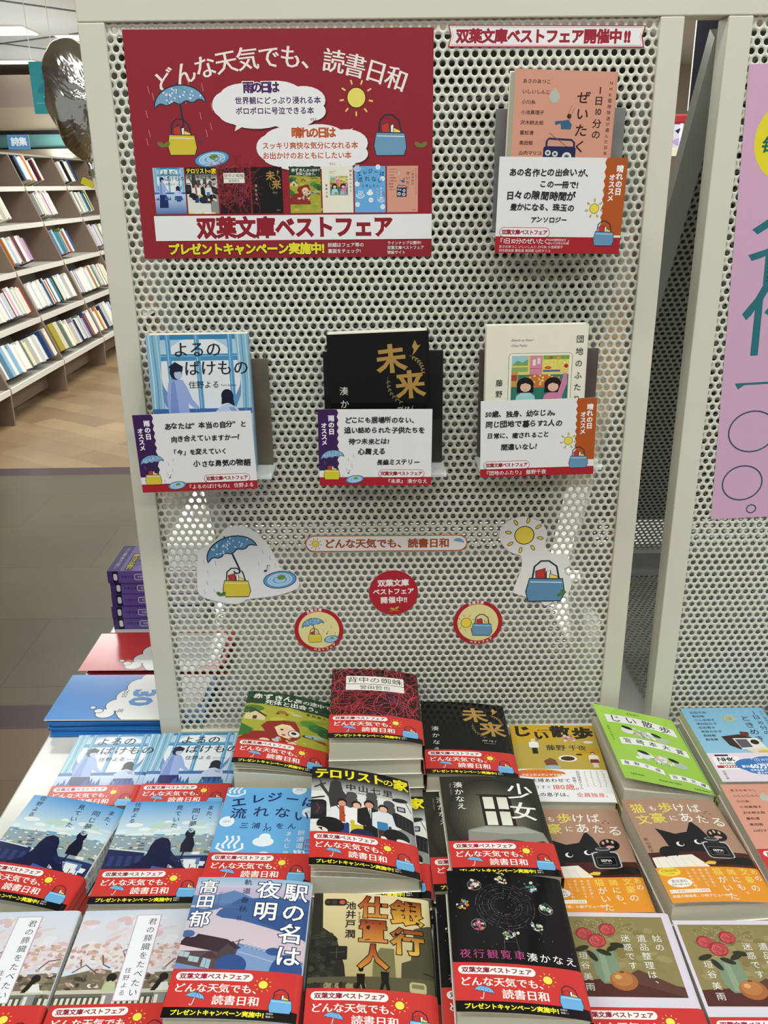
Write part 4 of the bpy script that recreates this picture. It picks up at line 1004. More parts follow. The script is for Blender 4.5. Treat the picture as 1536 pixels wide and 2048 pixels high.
def A_neko():
    a = Art(105, 148, '#ae8973'); r = a.rnd; y_ = '#e9dd5a'; w = '#f3efe6'; b = '#1b1a1e'
    for t, x, y, z, c in (('猫', 13, 16, 16, y_), ('も', 29, 16, 9, w), ('歩', 44, 15.5, 17, y_), ('け', 59, 15.5, 14, w), ('ば', 75, 15.5, 15, w), ('文', 13, 33, 16, y_), ('豪', 30, 32, 17, y_), ('に', 46, 32, 9, w), ('あ', 60, 31, 16, w), ('た', 77, 33, 14, w), ('る', 94, 36, 16, w)): a.T(t, x, y, z, c, 'c', bold=.006, jit=2)
    a.T('東山泰子', 5, 60, 5, '#3a2c24', v=True, step=5.6)
    for x, y in ((84, 23), (87, 20), (90, 23.5), (80, 28), (83, 31)): a.ell(x, y, 1, 1, '#6d4c3c', n=8)
    a.poly([(20, 47), (26, 50), (38, 56), (52, 53), (60, 39), (63, 37.5), (68, 46), (72, 58), (74, 84), (22, 86), (25, 74), (23, 58)], b)
    for x, y in ((38, 71), (58, 68)): a.ell(x, y, 4, 3.4, '#f2f2ee'); a.ell(x + 1.2, y - .5, 2.6, 2.8, b)
    a.rect(0, 82, 105, 103, '#4a2320'); a.ell(22, 82, 9.5, 8.4, b); a.poly([(2, 89), (44, 86), (56, 102), (53, 104), (2, 104)], '#ece8da')
    for k in range(5): a.line([(6 + 8 * k, 90), (7 + 9 * k, 103)], .3, '#c3bda8')
    a.ell(83, 57, 10.5, 9, b)
    for x, y in ((77, 54), (82, 51.4), (87, 53)): a.ell(x, y, 1.5, 2.5, '#caa193', n=10)
    a.ell(83, 60, 4.4, 2, '#caa193')
    a.rrect(61, 67, 89, 91, 5, '#b9bdbc'); a.rrect(62.4, 68.4, 87.6, 90, 4, '#202226'); a.rect(68, 63, 81, 69, '#2c2e33'); a.ell(74.5, 63, 8, 2.4, '#9ea2a4'); a.ell(74.5, 62.6, 6.4, 1.7, '#34363a'); a.rect(65, 75, 84, 86, '#101114'); a.line([(65, 75), (84, 75), (84, 86), (65, 86)], .4, '#8a8d8e', True)
    a.T('SEPIA', 74.5, 79.6, 4.4, '#e6e6e0', 'c', bold=.02); a.line([(70, 83.4), (79, 83.4)], .7, '#8f8f8a')
    a.poly([(50, 99), (58, 95), (66, 95.6), (62, 100)], '#e3c24a'); a.poly([(64, 95.6), (90, 89), (105, 91), (105, 98), (66, 100)], '#221a1c'); a.ell(95, 94, 10, 5.6, b)
    a.rect(0, 103, 105, 148, '#e7972f')
    a.ell(12, 109, 11, 6, '#ecd23e'); a.T('内田百閒', 12, 107.4, 4, '#7a4a1a', 'c'); a.T('ノラや', 12, 111.6, 2.8, '#7a4a1a', 'c'); a.ell(17, 123, 12, 6.4, '#f3efe6'); a.T('夏目漱石', 17, 121.4, 4, '#55504a', 'c'); a.T('吾輩は猫である', 17, 125.6, 2.6, '#55504a', 'c')
    for x, y, t, c, z in ((98, 104, 'あの', '#f0df6a', 8), (88, 104, '文豪の', None, 10), (74, 106, '隣にも、', None, 9), (60, 105, '猫がいた', None, 10)):
        for q, ch in enumerate(t): a.T(ch, x + q * .6, y + q * (z + .6), z, '#f0df6a' if ch in '文豪隣猫あ' else '#f6f1e6', v=True)
    for q, t in enumerate(('こみあげる物語', '愛おしさ', '猫が織りなす', '実在の文豪と')): a.T(t, 30 + 6.4 * q, 106, 3.4, '#f3e9d2', v=True, step=4.1)
    a.rect(3, 132, 42, 136.4, '#f3efe6'); a.T('テレビ朝日新人シナリオ大賞受賞', 22, 134.2, 2.5, '#8a5a24', 'c'); a.T('気鋭の脚本家、小説デビュー作!', 3, 140.5, 3.9, '#f6f1e6', bold=.012)
    return a

def A_green():
    a = Art(105, 148, '#a3cf52'); r = a.rnd; w = '#efefec'; k = '#262a26'
    a.rect(0, 0, 105, 148, '#a9d455', '#9ac94c')
    def scroll(x0, y0, x1, y1, h, sag, txt, z, ro):
        n = 8; T_ = []; B_ = []
        for i in range(n + 1):
            t = i / n; q = -sag * 4 * t * (1 - t); T_.append((x0 + (x1 - x0) * t, y0 + (y1 - y0) * t + q)); B_.append((x0 + (x1 - x0) * t, y0 + (y1 - y0) * t + q + h))
        a.shape(T_ + B_[::-1], w, .3, '#6d8f3a')
        for i, ch in enumerate(txt):
            t = (i + .6) / (len(txt) + .2); q = -sag * 4 * t * (1 - t); a.T(ch, x0 + (x1 - x0) * t, y0 + (y1 - y0) * t + q + h / 2, z, k, 'c', rot=math.degrees(math.atan2(y1 - y0, x1 - x0)), bold=.012)
    scroll(10, 20, 98, 24, 17, 7, 'じい散歩', 15, 0); scroll(16, 66, 99, 68, 14, 6, '宮崎本大賞', 10, 0); scroll(4, 114, 54, 118, 10, 4, '藤野千夜', 6.4, 0); scroll(58, 124, 103, 130, 10, 4, '双葉文庫', 6.4, 0)
    for dx, dy in ((0, 0), (6, 48)):
        for i in range(26): a.ell(50 + dx + r.gauss(0, 9), 50 + dy + r.gauss(0, 4.5), r.uniform(2, 4.5), r.uniform(1.6, 3.6), r.choice(['#e8e6e2', '#d7d8d4', '#dcbcc4', '#b9c8cf', '#efefec', '#8f9a94']), r.uniform(0, 90), 10)
        a.ell(32 + dx, 48 + dy, 8, 6.4, '#e2e4e0'); a.ell(33 + dx, 42 + dy, 7, 3, '#1f1f1f', 15); a.ell(74 + dx, 55 + dy, 8, 6, '#b9c9b6'); a.ell(68 + dx, 47 + dy, 6.4, 3, '#1f1f1f', 25)
        for q in range(4): a.line([(68 + dx + 3 * q, 52 + dy), (71 + dx + 3 * q, 60 + dy)], .3, '#6d7f68'); a.line([(45 + dx + 5 * q, 56 + dy), (44 + dx + 5 * q, 60 + dy)], .5, '#5f605c')
    a.T('Fujino Chiya', 10, 137, 3, k, bold=.01); a.T('Miyazaki-hon Taisho', 42, 139.5, 3, k, bold=.01); a.T('Futaba Bunko', 82, 143, 3, k, bold=.01); a.T('JII SAMPO', 50, 8, 3.4, k, 'c'); a.T('あるいてゆこう', 8, 46, 3.4, k, v=True, step=4.4)
    return a

def A_tokimeki():
    a = Art(105, 148, '#86b8d6'); r = a.rnd; k = '#2a2c3a'
    a.rect(0, 0, 105, 95, '#7fb3d4', '#93c4de')
    for i in range(30): a.ell(r.uniform(0, 105), r.uniform(0, 60), r.uniform(2, 5), r.uniform(1.5, 4), '#86b9d6', n=10)
    for i, t in enumerate(('石田衣良', '恩田陸', '川上未映子', '津村記久子', '松田青子', '宮部みゆき', '森絵都', '森浩美')): a.T(t, 9, 10.5 + 8.2 * i, 5.2, k, bold=.008)
    for i in range(14): t = i * math.pi / 7; a.line([(54, 24), (54 + 10 * math.cos(t), 24 + 10 * math.sin(t))], 1.2, '#b5c48f')
    a.ell(54, 24, 6, 6, '#b9bf94'); a.ell(54, 24, 4, 4, '#a3a886')
    a.T('1', 89, 12, 10, k, 'c'); a.T('日', 89, 22, 10, k, 'c'); a.T('10', 89, 34, 9, k, 'c'); a.T('分の', 89, 40, 9.6, k, v=True, step=10.4)
    a.T('ときめき', 74, 18, 13, k, v=True, step=14.4, shear=.1); a.T('NHK国際放送が選んだ', 99, 8, 4, '#56708a', v=True, step=5)
    a.poly([(30, 62), (52, 58), (66, 64), (66, 84), (44, 88), (34, 80)], '#3c2a28'); a.poly([(42, 66), (72, 66), (76, 86), (46, 88)], '#e9e4da'); a.poly([(44, 68), (58, 68), (60, 84), (46, 85)], '#5d5a68'); a.ell(66, 74, 5, 5, '#26232c'); a.poly([(54, 60), (56, 52), (66, 54), (64, 62)], '#6a2f2c')
    a.poly([(50, 88), (86, 84), (105, 100), (64, 104)], '#dfd8c2'); a.ell(70, 94, 8, 4, '#d9bf3c'); a.ell(90, 88, 5, 4, '#c39ab8'); a.poly([(84, 98), (86, 90), (90, 96), (88, 102)], '#8a5238')
    a.rect(0, 95, 105, 148, '#e6dbe6')
    a.rect(8, 98, 24, 101, '#1b1b1f'); a.rect(4, 102, 34, 126, '#f5f4f2'); a.T('NHK', 19, 107, 9.4, '#17171a', 'c', bold=.04); a.T('WORLD', 19, 114.8, 5.6, '#17171a', 'c', bold=.01); a.rect(4, 118.4, 34, 123.4, '#b03a44'); a.T('JAPAN', 19, 121, 5, '#f5f4f2', 'c', bold=.03)
    cloud(a, [(46, 118, 20, 12), (66, 116, 22, 14), (84, 120, 18, 12), (58, 126, 24, 10), (76, 127, 18, 9)], '#3c78bd')
    a.T('「1日10分」', 60, 108.6, 6, '#cfe0f0', 'c', bold=.01); a.T('シリーズ', 60, 114, 4.6, '#cfe0f0', 'c'); a.T('累計', 37, 121, 5, '#f4f6f8', 'c', bold=.02); a.T('60万部突破!', 67, 120.6, 9.6, '#f4f6f8', 'c', bold=.05); a.T('世界各国でラジオ放送された', 64, 128, 3.8, '#f4f6f8', 'c', bold=.02); a.T('極上の短編小説全8編!', 64, 132.6, 3.8, '#f4f6f8', 'c', bold=.02)
    a.T('この出会い', 93, 97, 7, '#a09ac0', v=True, step=8); a.T('双葉文庫', 8, 128, 3.8, k, v=True, step=4)
    return a

def A_shuto():
    a = Art(105, 148, '#ded6e3'); r = a.rnd
    a.rect(3, 5, 97.5, 92, '#8f8355')
    for i in range(60): a.ell(r.uniform(12, 90), r.uniform(9, 64), r.uniform(3, 8), r.uniform(2, 4), r.choice(['#958a5a', '#8a7e50', '#9c9162', '#84784c']), r.uniform(-40, 40), 12)
    a.poly([(3, 76), (60, 72), (97.5, 82), (97.5, 92), (3, 92)], '#55302a'); a.poly([(44, 74), (62, 64), (97.5, 84), (97.5, 92)], '#5e4034')
    for i in range(50):
        t = r.uniform(-2.7, -.3); l = r.uniform(6, 26); a.line([(32, 34), (32 + l * math.cos(t), 32 + l * .8 * math.sin(t))], .25, '#6d6a40')
    for i in range(80): a.ell(r.uniform(16, 66), r.uniform(8, 24), .5, .5, '#b9b489', n=6)
    a.poly([(26, 44), (44, 43), (46, 54), (47, 70), (42, 79), (30, 79), (24, 70), (24, 54)], '#7f9378'); a.poly([(31, 46), (36, 46), (37, 77), (31, 77)], '#8fa286')
    for x, y, q in ((22, 25, 7.5), (32, 33, 8.5), (44, 20, 7.5)):
        a.ell(x, y, q, q * .94, '#a0343a')
        for k in range(15):
            t = k * 2.4; d = q * (.95 - .06 * k); e_ = (x + d * .5 * math.cos(t), y + d * .46 * math.sin(t))
            a.ell(*e_, q * (.6 - .032 * k), q * (.4 - .02 * k), ['#c85a58', '#d06c66', '#bf4c4e'][k % 3], math.degrees(t) + 90, 14); a.ell(e_[0] - q * .05 * math.cos(t), e_[1] - q * .05 * math.sin(t), q * (.54 - .03 * k), q * (.34 - .018 * k), ['#b23f44', '#a4383d', '#bd4a4c', '#98333a'][k % 4], math.degrees(t) + 90, 14)
    for x, y, ro in ((17, 42, -20), (36, 46, 25), (45, 41, -30), (25, 50, 60), (50, 38, 10)): a.ell(x, y, 7, 2.8, '#2f3524', ro, 12)
    a.ell(47, 76, 12, 10, '#a9683a'); a.ell(46, 74, 9, 7.4, '#bb7c46'); a.ell(43, 72, 3, 2.4, '#d9a870'); a.ell(47, 67, 2.4, 1, '#7a4526')
    w = '#f1efe6'
    a.T('姑の', 87, 26, 8.6, w, v=True, step=9.8); a.T('遺品整理は、', 73, 26, 8.6, w, v=True, step=9.8); a.T('迷惑です', 58.5, 26, 8.6, w, v=True, step=10); a.T('垣谷', 17, 46, 8.4, w, v=True, step=10); a.T('美雨', 17, 68, 8.4, w, v=True, step=10.4)
    a.line([(2, 104), (103, 104)], .2, '#c2bccb'); a.T('双葉文庫', 52, 125, 4, '#6a6474', 'c')
    return a
# ------------------------------------------------------------------ build the printed designs once
ART = {k: f() for k, f in dict(yoru=A_yoru, mirai=A_mirai, danchi=A_danchi, zeitaku=A_zeitaku, aka=A_aka, kumo=A_kumo, tero=A_tero, elegy=A_elegy, mata=A_mata, kimi=A_kimi, eki=A_eki,
                               ginko=A_ginko, shojo=A_shojo, yako=A_yako, jii=A_jii, neko=A_neko, green=A_green, toki=A_tokimeki, shuto=A_shuto).items()}
BAND = band_art()
BW, BH = 0.105, 0.148

# ------------------------------------------------------------------ paperbacks
def profile(roll, shape):
    """height of the front cover above its spine edge: the fore edge (left) springs up"""
    A = BW * math.tan(math.radians(roll))
    def z(x):                       # x in metres, -w/2 .. w/2
        t = min(1.0, max(0.0, (x + BW / 2) / BW))
        return A * ((1 - t) if shape is None else (1 - t ** shape)) - 0.0011 * max(0.0, (t - 0.955) / 0.045) ** 2
    return z
CUTS = [0.8 + 6.4 * i for i in range(1, 16)] + [101.5, 103.2, 104.3]

def carrier(T, prof, y0, y1, top_c, spine_c, lift, under_c='#f1eee6', back=True):
    """the bent sheet that carries the print: front, spine and back in one piece (metres)"""
    m = MB(); xs = [-BW / 2] + [c / 1000 - BW / 2 for c in CUTS] + [BW / 2]
    th = 0.00022
    zt = [T + prof(x) + lift for x in xs]
    def strip(pts, c):
        m.col = lin(c); n = len(pts); m.add([(x, y0, z) for x, z in pts] + [(x, y1, z) for x, z in pts], [(i, i + 1, n + i + 1, n + i) for i in range(n - 1)])
    strip(list(zip(xs, zt)), top_c)
    strip([(x, z - th) for x, z in zip(xs, zt)], under_c)
    e = zt[-1]
    sp = [(BW / 2, e), (BW / 2 + 0.0007 + lift, e - 0.0008), (BW / 2 + 0.0009 + lift, e - 0.002), (BW / 2 + 0.0009 + lift, 0.002), (BW / 2 + 0.0006 + lift, 0.0008), (BW / 2, 0.0002)]
    strip(sp, spine_c); strip([(x - th, z) for x, z in sp], spine_c)
    if back: strip([(BW / 2, 0.0002), (-BW / 2, 0.0002)], spine_c); strip([(BW / 2, 0.00045), (-BW / 2, 0.00045)], under_c)
    m.col = lin(under_c)
    for ys in (y0, y1):
        n = len(xs); m.add([(x, ys, z) for x, z in zip(xs, zt)] + [(x, ys, z - th) for x, z in zip(xs, zt)], [(i, i + 1, n + i + 1, n + i) for i in range(n - 1)])
    return m

def cover_mesh(key, T, roll, shape, spine_c, spine_txt=None):
    prof = profile(roll, shape); art = ART[key]
    m = carrier(T, prof, -BH / 2, BH / 2, '#d8d4cc', spine_c, 0.0)
    def fn(x, y, z):
        X = x / 1000 - BW / 2
        return Vector((X, BH / 2 - y / 1000, T + prof(X) + 2e-5 + z))
    return art.mesh('cover_' + key, M['gloss'], fn, CUTS, base=m)

def spine_print(T, parent, txt, c, bgs):
    a = Art(148, T * 1000 - 3)
    for x0, x1, col in bgs: a.rect(x0, 0, x1, T * 1000 - 3, col)
    h = T * 1000 - 3
    for t, x, z, cc in txt:
        a.T(t, x, h / 2, z, cc, rot=0, bold=.006)
    def fn(x, y, z): return Vector((BW / 2 + 0.00096 + z + (0.0003 if False else 0), BH / 2 - x / 1000, T - 0.0015 - y / 1000))
    return link('spine_title', a.mesh('spine_title', M['gloss'], fn), parent)

def band_mesh(T, roll, shape, art, spine_c, h=0.0455):
    prof = profile(roll, shape)
    m = carrier(T, prof, -BH / 2 + 0.0002, -BH / 2 + h, spine_c, spine_c, 0.0006, back=False)
    def fn(x, y, z):
        X = x / 1000 - BW / 2
        return Vector((X, -BH / 2 + h - y / 1000, T + prof(X) + 0.00063 + z))
    return art.mesh('belly_band', M['gloss'], fn, CUTS, base=m)

def pages_mesh(T, roll, shape, follow=0.45):
    prof = profile(roll, shape); n = 14; xs = [-BW / 2 + 0.0012 + (BW - 0.0024) * i / n for i in range(n + 1)]
    top = [(x, T - 0.0006 + max(0.0, prof(x)) * follow * max(0.0, 1 - (x + BW / 2) / BW * 0.6) + min(0.0, prof(x))) for x in xs]
    poly = [(xs[0], 0.0006), (xs[-1], 0.0006)] + [(x, z) for x, z in top[::-1]]
    return MB().prism(poly, 'y', -BH / 2 + 0.0016, BH / 2 - 0.0016).mesh('page_block', M['pages'])

def leaf_mesh(T, roll, shape, f):
    """one loose flyleaf or jacket flap between cover and page block"""
    prof = profile(roll, shape); n = 12; w = BW * 0.86; m = MB(); xs = [-BW / 2 + 0.002 + w * i / n for i in range(n + 1)]
    zs = [T - 0.0003 + max(0, prof(x)) * f - 0.0006 for x in xs]
    for dz in (0, -0.00012):
        m.add([(x, -BH / 2 + 0.001, z + dz) for x, z in zip(xs, zs)] + [(x, BH / 2 - 0.002, z + dz) for x, z in zip(xs, zs)], [(i, i + 1, n + i + 2, n + i + 1) for i in range(n)])
    return m.mesh('flyleaf', M['flyleaf'])

FLAT = {}
def flat_parts(key, T, band):
    """meshes of a closed copy lower in a pile (front art kept, it can peep out)"""
    k = (key, round(T, 4), band)
    if k not in FLAT:
        sc = SPC[key]
        FLAT[k] = (cover_mesh(key, T, 0, None, sc), pages_mesh(T, 0, None), band_mesh(T, 0, None, BAND if key in ('tero', 'shojo', 'yako', 'mata') else plain_band(), '#c8322f') if band else None)
    return FLAT[k]
SPC = dict(yoru='#8db4d2', mirai='#161413', danchi='#ece8d6', zeitaku='#d9967d', aka='#2b4a33', kumo='#54181f', tero='#e9e9e6', elegy='#e6eef2', mata='#dfe3e6', kimi='#d9dadf', eki='#dfe6ee',
           ginko='#2b2a24', shojo='#1b1a17', yako='#131214', jii='#cfa82f', neko='#a9826a', green='#a9d455', toki='#86b8d6', shuto='#ded6e3')
NAME = dict(yoru='blue window-scene', mirai='black gold-lettered', danchi='cream', zeitaku='peach', aka='green fairy-tale', kumo='red-thread', tero='yellow-titled news-crew', elegy='sky-blue hot-spring',
            mata='blue city-view', kimi='pink cherry-blossom', eki='blue station', ginko='golden bank', shojo='dark window-and-bed', yako='black ferris-wheel', jii='yellow walking', neko='brown black-cat', green='bright green', toki='light blue radio', shuto='lilac rose-painting')
TH = dict(zip(range(1, 12), ('one', 'second', 'third', 'fourth', 'fifth', 'sixth', 'seventh')))

def pile(key, x, y, ztop, yaw, roll, n, label, where, shape=None, band=True, tilt=0.0, jit=0.0015, shifts=None, flaps=0, spine=None):
    """n copies in a pile; ztop = height of the top cover's middle"""
    A = BW * math.tan(math.radians(roll))
    mid = A * (0.5 if shape is None else 1 - 0.5 ** shape)
    zs = ztop - mid; T = zs / n
    T -= 0.0004
    rr = random.Random(key + str(x))
    grp = 'copies of the %s paperback in the pile %s' % (NAME[key], where)
    for i in range(n - 1):
        dx, dy, dyaw = rr.uniform(-jit, jit), rr.uniform(-jit, jit), rr.uniform(-.6, .6)
        if shifts and i in shifts: dx, dy, dyaw = shifts[i]
        dep = n - i
        o = thing('paperback_book', (x + dx, y + dy, 0.0003 + i * (T + 0.0004)), '%s copy from the top of the %s paperback pile %s' % (TH[dep], NAME[key], where), 'book', (0, 0, math.radians(yaw + dyaw)), grp)
        cm, pm, bm_ = flat_parts(key, T, band)
        link('cover', cm, o); link('page_block', pm, o)
        if bm_: tag(link('belly_band', bm_, o), 'red paper band')
        if spine: spine_print(T, o, *spine)
    o = thing('paperback_book', (x, y, 0.0003 + (n - 1) * (T + 0.0004)), label, 'book', (math.radians(tilt), 0, math.radians(yaw)), grp)
    link('cover', cover_mesh(key, T, roll, shape, SPC[key]), o)
    link('page_block', pages_mesh(T, roll, shape, 0.4 if roll > 1.5 else 0), o)
    for f in range(flaps): tag(link('flyleaf', leaf_mesh(T, roll, shape, (0.82, 0.66)[f]), o), 'loose inner leaf')
    if band: tag(link('belly_band', band_mesh(T, roll, shape, BAND, '#c8322f'), o), 'red paper band with white lettering')
    if spine: spine_print(T, o, *spine)
    return o

SPM = ([('また、同じ夢を見ていた', 8, 6.4, '#2a3f5c'), ('住野よる', 84, 6.4, '#2a3f5c')], None, [(0, 148, '#dfe3e6')])
SPK = ([('君の膵臓をたべたい', 8, 6.4, '#3c3a40'), ('住野よる', 80, 6.4, '#3c3a40')], None, [(0, 148, '#d9dadf')])
B = [
 ('yoru', -0.0755, -0.0877, 0.0200, 0.3, 0, 2, 'outer of two blue window-scene paperbacks in front of the blue leaflets, nearer the table edge', 'nearer the table edge', {}),
 ('yoru', 0.0300, -0.0866, 0.0200, -0.6, 0, 2, 'inner of two blue window-scene paperbacks, lying against the left foot of the stand', 'against the stand foot', {}),
 ('mata', -0.0865, -0.2430, 0.0420, -8.0, 5.4, 3, 'blue city-view paperback with cat, slanted beside the table edge', 'beside the table edge', dict(shape=2.2, spine=SPM)),
 ('mata', 0.0308, -0.2474, 0.0410, 0.1, 0.4, 3, 'blue city-view paperback with cat, next to the hot-spring book', 'next to the hot-spring book', {}),
 ('kimi', -0.0763, -0.4031, 0.0414, 1.7, 1.0, 2, 'pink cherry-blossom paperback cut by the left edge of the photo', 'cut by the left edge', dict(spine=SPK)),
 ('kimi', 0.0328, -0.3993, 0.0380, 0.9, 0.3, 2, 'pink cherry-blossom paperback shown almost whole, next to the blue station book', 'next to the station book', {}),
 ('eki', 0.1401, -0.4004, 0.0748, -0.9, 3.7, 4, 'blue paperback with a dusk station house in the front row', 'in the front row', dict(shape=2.4, flaps=1)),
 ('elegy', 0.1383, -0.2360, 0.0485, -2.0, 0.3, 3, 'sky-blue hot-spring paperback with navy brush title', 'behind the station book', {}),
 ('aka', 0.1450, -0.0810, 0.0710, 0.1, 12.0, 3, 'green paperback with a girl in a red hood', 'left of the thread book', dict(shape=1.7, flaps=2)),
 ('kumo', 0.2530, -0.0838, 0.1084, 0.6, 5.9, 5, 'thick paperback covered in red threads on top of the tallest pile', 'tallest against the panel', dict(shape=2.6)),
 ('tero', 0.2400, -0.2445, 0.0760, 2.6, 13.1, 4, 'paperback with large yellow title and four people facing cameras, its cover bowed', 'in the middle', dict(shape=1.6, flaps=2, shifts={2: (0.014, -0.005, -3.0), 1: (0.012, -0.002, -2.6), 0: (0.012, 0.0, -2.4)})),
 ('mirai', 0.3627, -0.0800, 0.0560, -0.3, 4.4, 3, 'black paperback with gold brush title lying flat on the table pile', 'flat by the thread book', dict(shape=2.2, tilt=0)),
 ('jii', 0.4715, -0.1009, 0.0340, -2.4, 0.0, 2, 'yellow paperback with a white advertising strip', 'behind the cat books', dict(band=False)),
 ('shojo', 0.3773, -0.2421, 0.0646, 1.3, 3.6, 4, 'dark paperback showing a lit window above a bed', 'in the middle right', dict(shape=2.2, shifts={2: (-0.018, 0.002, 0.2), 1: (-0.020, -0.002, 0), 0: (-0.018, 0, 0)})),
 ('yako', 0.3695, -0.4050, 0.0811, -1.2, 5.5, 4, 'black paperback with a ferris wheel of small ornaments', 'in the front row right', dict(shape=2.2, flaps=1, shifts={2: (-0.009, 0.001, 0.3), 1: (-0.012, 0, 0), 0: (-0.009, 0, 0)})),
 ('ginko', 0.2496, -0.4135, 0.0660, 0.0, 5.8, 3, 'golden paperback with street silhouettes and a traffic light', 'front row centre', dict(shape=2.2)),
 ('neko', 0.4670, -0.2535, 0.0280, -0.2, 0.0, 2, 'brown black-cat paperback partly under the dark window-and-bed book', 'by the window book', dict(band=False, jit=0.0006)),
 ('neko', 0.5777, -0.2598, 0.0457, 3.7, 4.9, 2, 'brown black-cat paperback shown whole in front of the bright green book', 'before the green book', dict(band=False, shape=2.2, flaps=1)),
 ('green', 0.5800, -0.0950, 0.0480, 0.8, 15.0, 2, 'bright green paperback with curling scrolls, its cover sprung open', 'by the stand posts', dict(band=False, shape=None)),
 ('toki', 0.6944, -0.0870, 0.0469, 0.1, 0.2, 3, 'light blue paperback with a broadcaster band and blue cloud', 'against the second panel', dict(band=False)),
 ('zeitaku', 0.6899, -0.2380, 0.0460, -0.2, 0.0, 3, 'peach paperback lying flat at the right edge of the photo', 'at the right edge', {}),
 ('shuto', 0.4723, -0.4074, 0.0340, -1.9, 0.1, 2, 'lilac-bordered rose painting paperback, left of the two, next to the ferris-wheel book', 'next to the ferris-wheel book', {}),
 ('shuto', 0.5815, -0.4150, 0.0300, -1.0, 0.2, 2, 'lilac-bordered rose painting paperback, right of the two, at the bottom right corner', 'at the bottom right corner', {}),
]
for key, x, y, zt, yaw, roll, n, lb, wh, kw in B:
    pile(key, x, y, zt, yaw, roll, n, lb, wh, **kw)
# a last blue copy peeping in at the right edge by the second panel
pile('toki', 0.8120, -0.0800, 0.0560, 0.5, 0.0, 4, 'light blue book corner at the right edge beside the second panel', 'by the right edge', band=False)

# ------------------------------------------------------------------ leaflets and purple paperbacks beside the stand
def leaflet_pile(x, y, z, n, main, edge, lab, group, art_fn, sx=0.20, sy=0.112):
    for i in range(n):
        top = i == n - 1
        r = random.Random(i * 7 + int(main[1:3], 16))
        o = thing('leaflet', (x + r.uniform(-.003, .003) + (0.003 if not top else 0), y + r.uniform(-.003, .003) + (0.004 if not top else 0), z + 0.0003 + i * 0.0021),
                  lab if top else '%s leaflet under the topmost, %s from the top of its stack' % (edge, ORD[n - 1 - i]), 'leaflet', (0, 0, math.radians(r.uniform(-1.2, 1.2))), group)
        m = MB(); m.col = lin(main if not top else '#f0efec')
        m.box(-sx / 2, sx / 2, -sy / 2, sy / 2, 0, 0.0017)
        link('sheets', m.mesh('sheets', M['leafstock']), o)
        if top:
            a = art_fn(); link('printed_front', a.mesh('printed_front', M['gloss'], lambda u, v, w: Vector((u / 1000 - sx / 2, sy / 2 - v / 1000, 0.00175 + w))), o)
def leaf_art(main, num):
    def f():
        a = Art(200, 112, main); k = '#1b1a1e'
        L = [(76, 98, 12, 10), (86, 78, 14, 14), (96, 56, 16, 18), (104, 30, 16, 18), (122, 10, 20, 18), (160, 40, 46, 62), (134, 84, 46, 40)]
        cloud(a, L, '#efefee', k, 1.4)
        for x, y, q in ((66, 92, 5.5), (56, 84, 3.4)):
            a.ell(x, y, q + 1.2, q * .8 + 1.2, k); a.ell(x, y, q, q * .8, '#efefee')
        if num:
            a.T('30', 117, 60, 42, '#3a86cf', 'c', rot=90, bold=.045); a.T('2025', 90, 50, 9, k, 'c', rot=90, bold=.01); a.T('年', 94, 92, 11, k, 'c', rot=90)
            a.line([(140, 40), (140, 70)], .5, '#77777a')
        return a
    return f
leaflet_pile(-0.0800, 0.0640, 0.0, 13, '#2f7fce', 'blue', 'topmost blue leaflet with a white cloud and a large 30', 'blue leaflets on the table edge', leaf_art('#2f85d6', True))
leaflet_pile(-0.0740, 0.2010, 0.0, 12, '#cf3a38', 'red', 'topmost red leaflet with a white cloud shape behind the blue ones', 'red leaflets on the table edge', leaf_art('#d63f3c', False), sy=0.098)

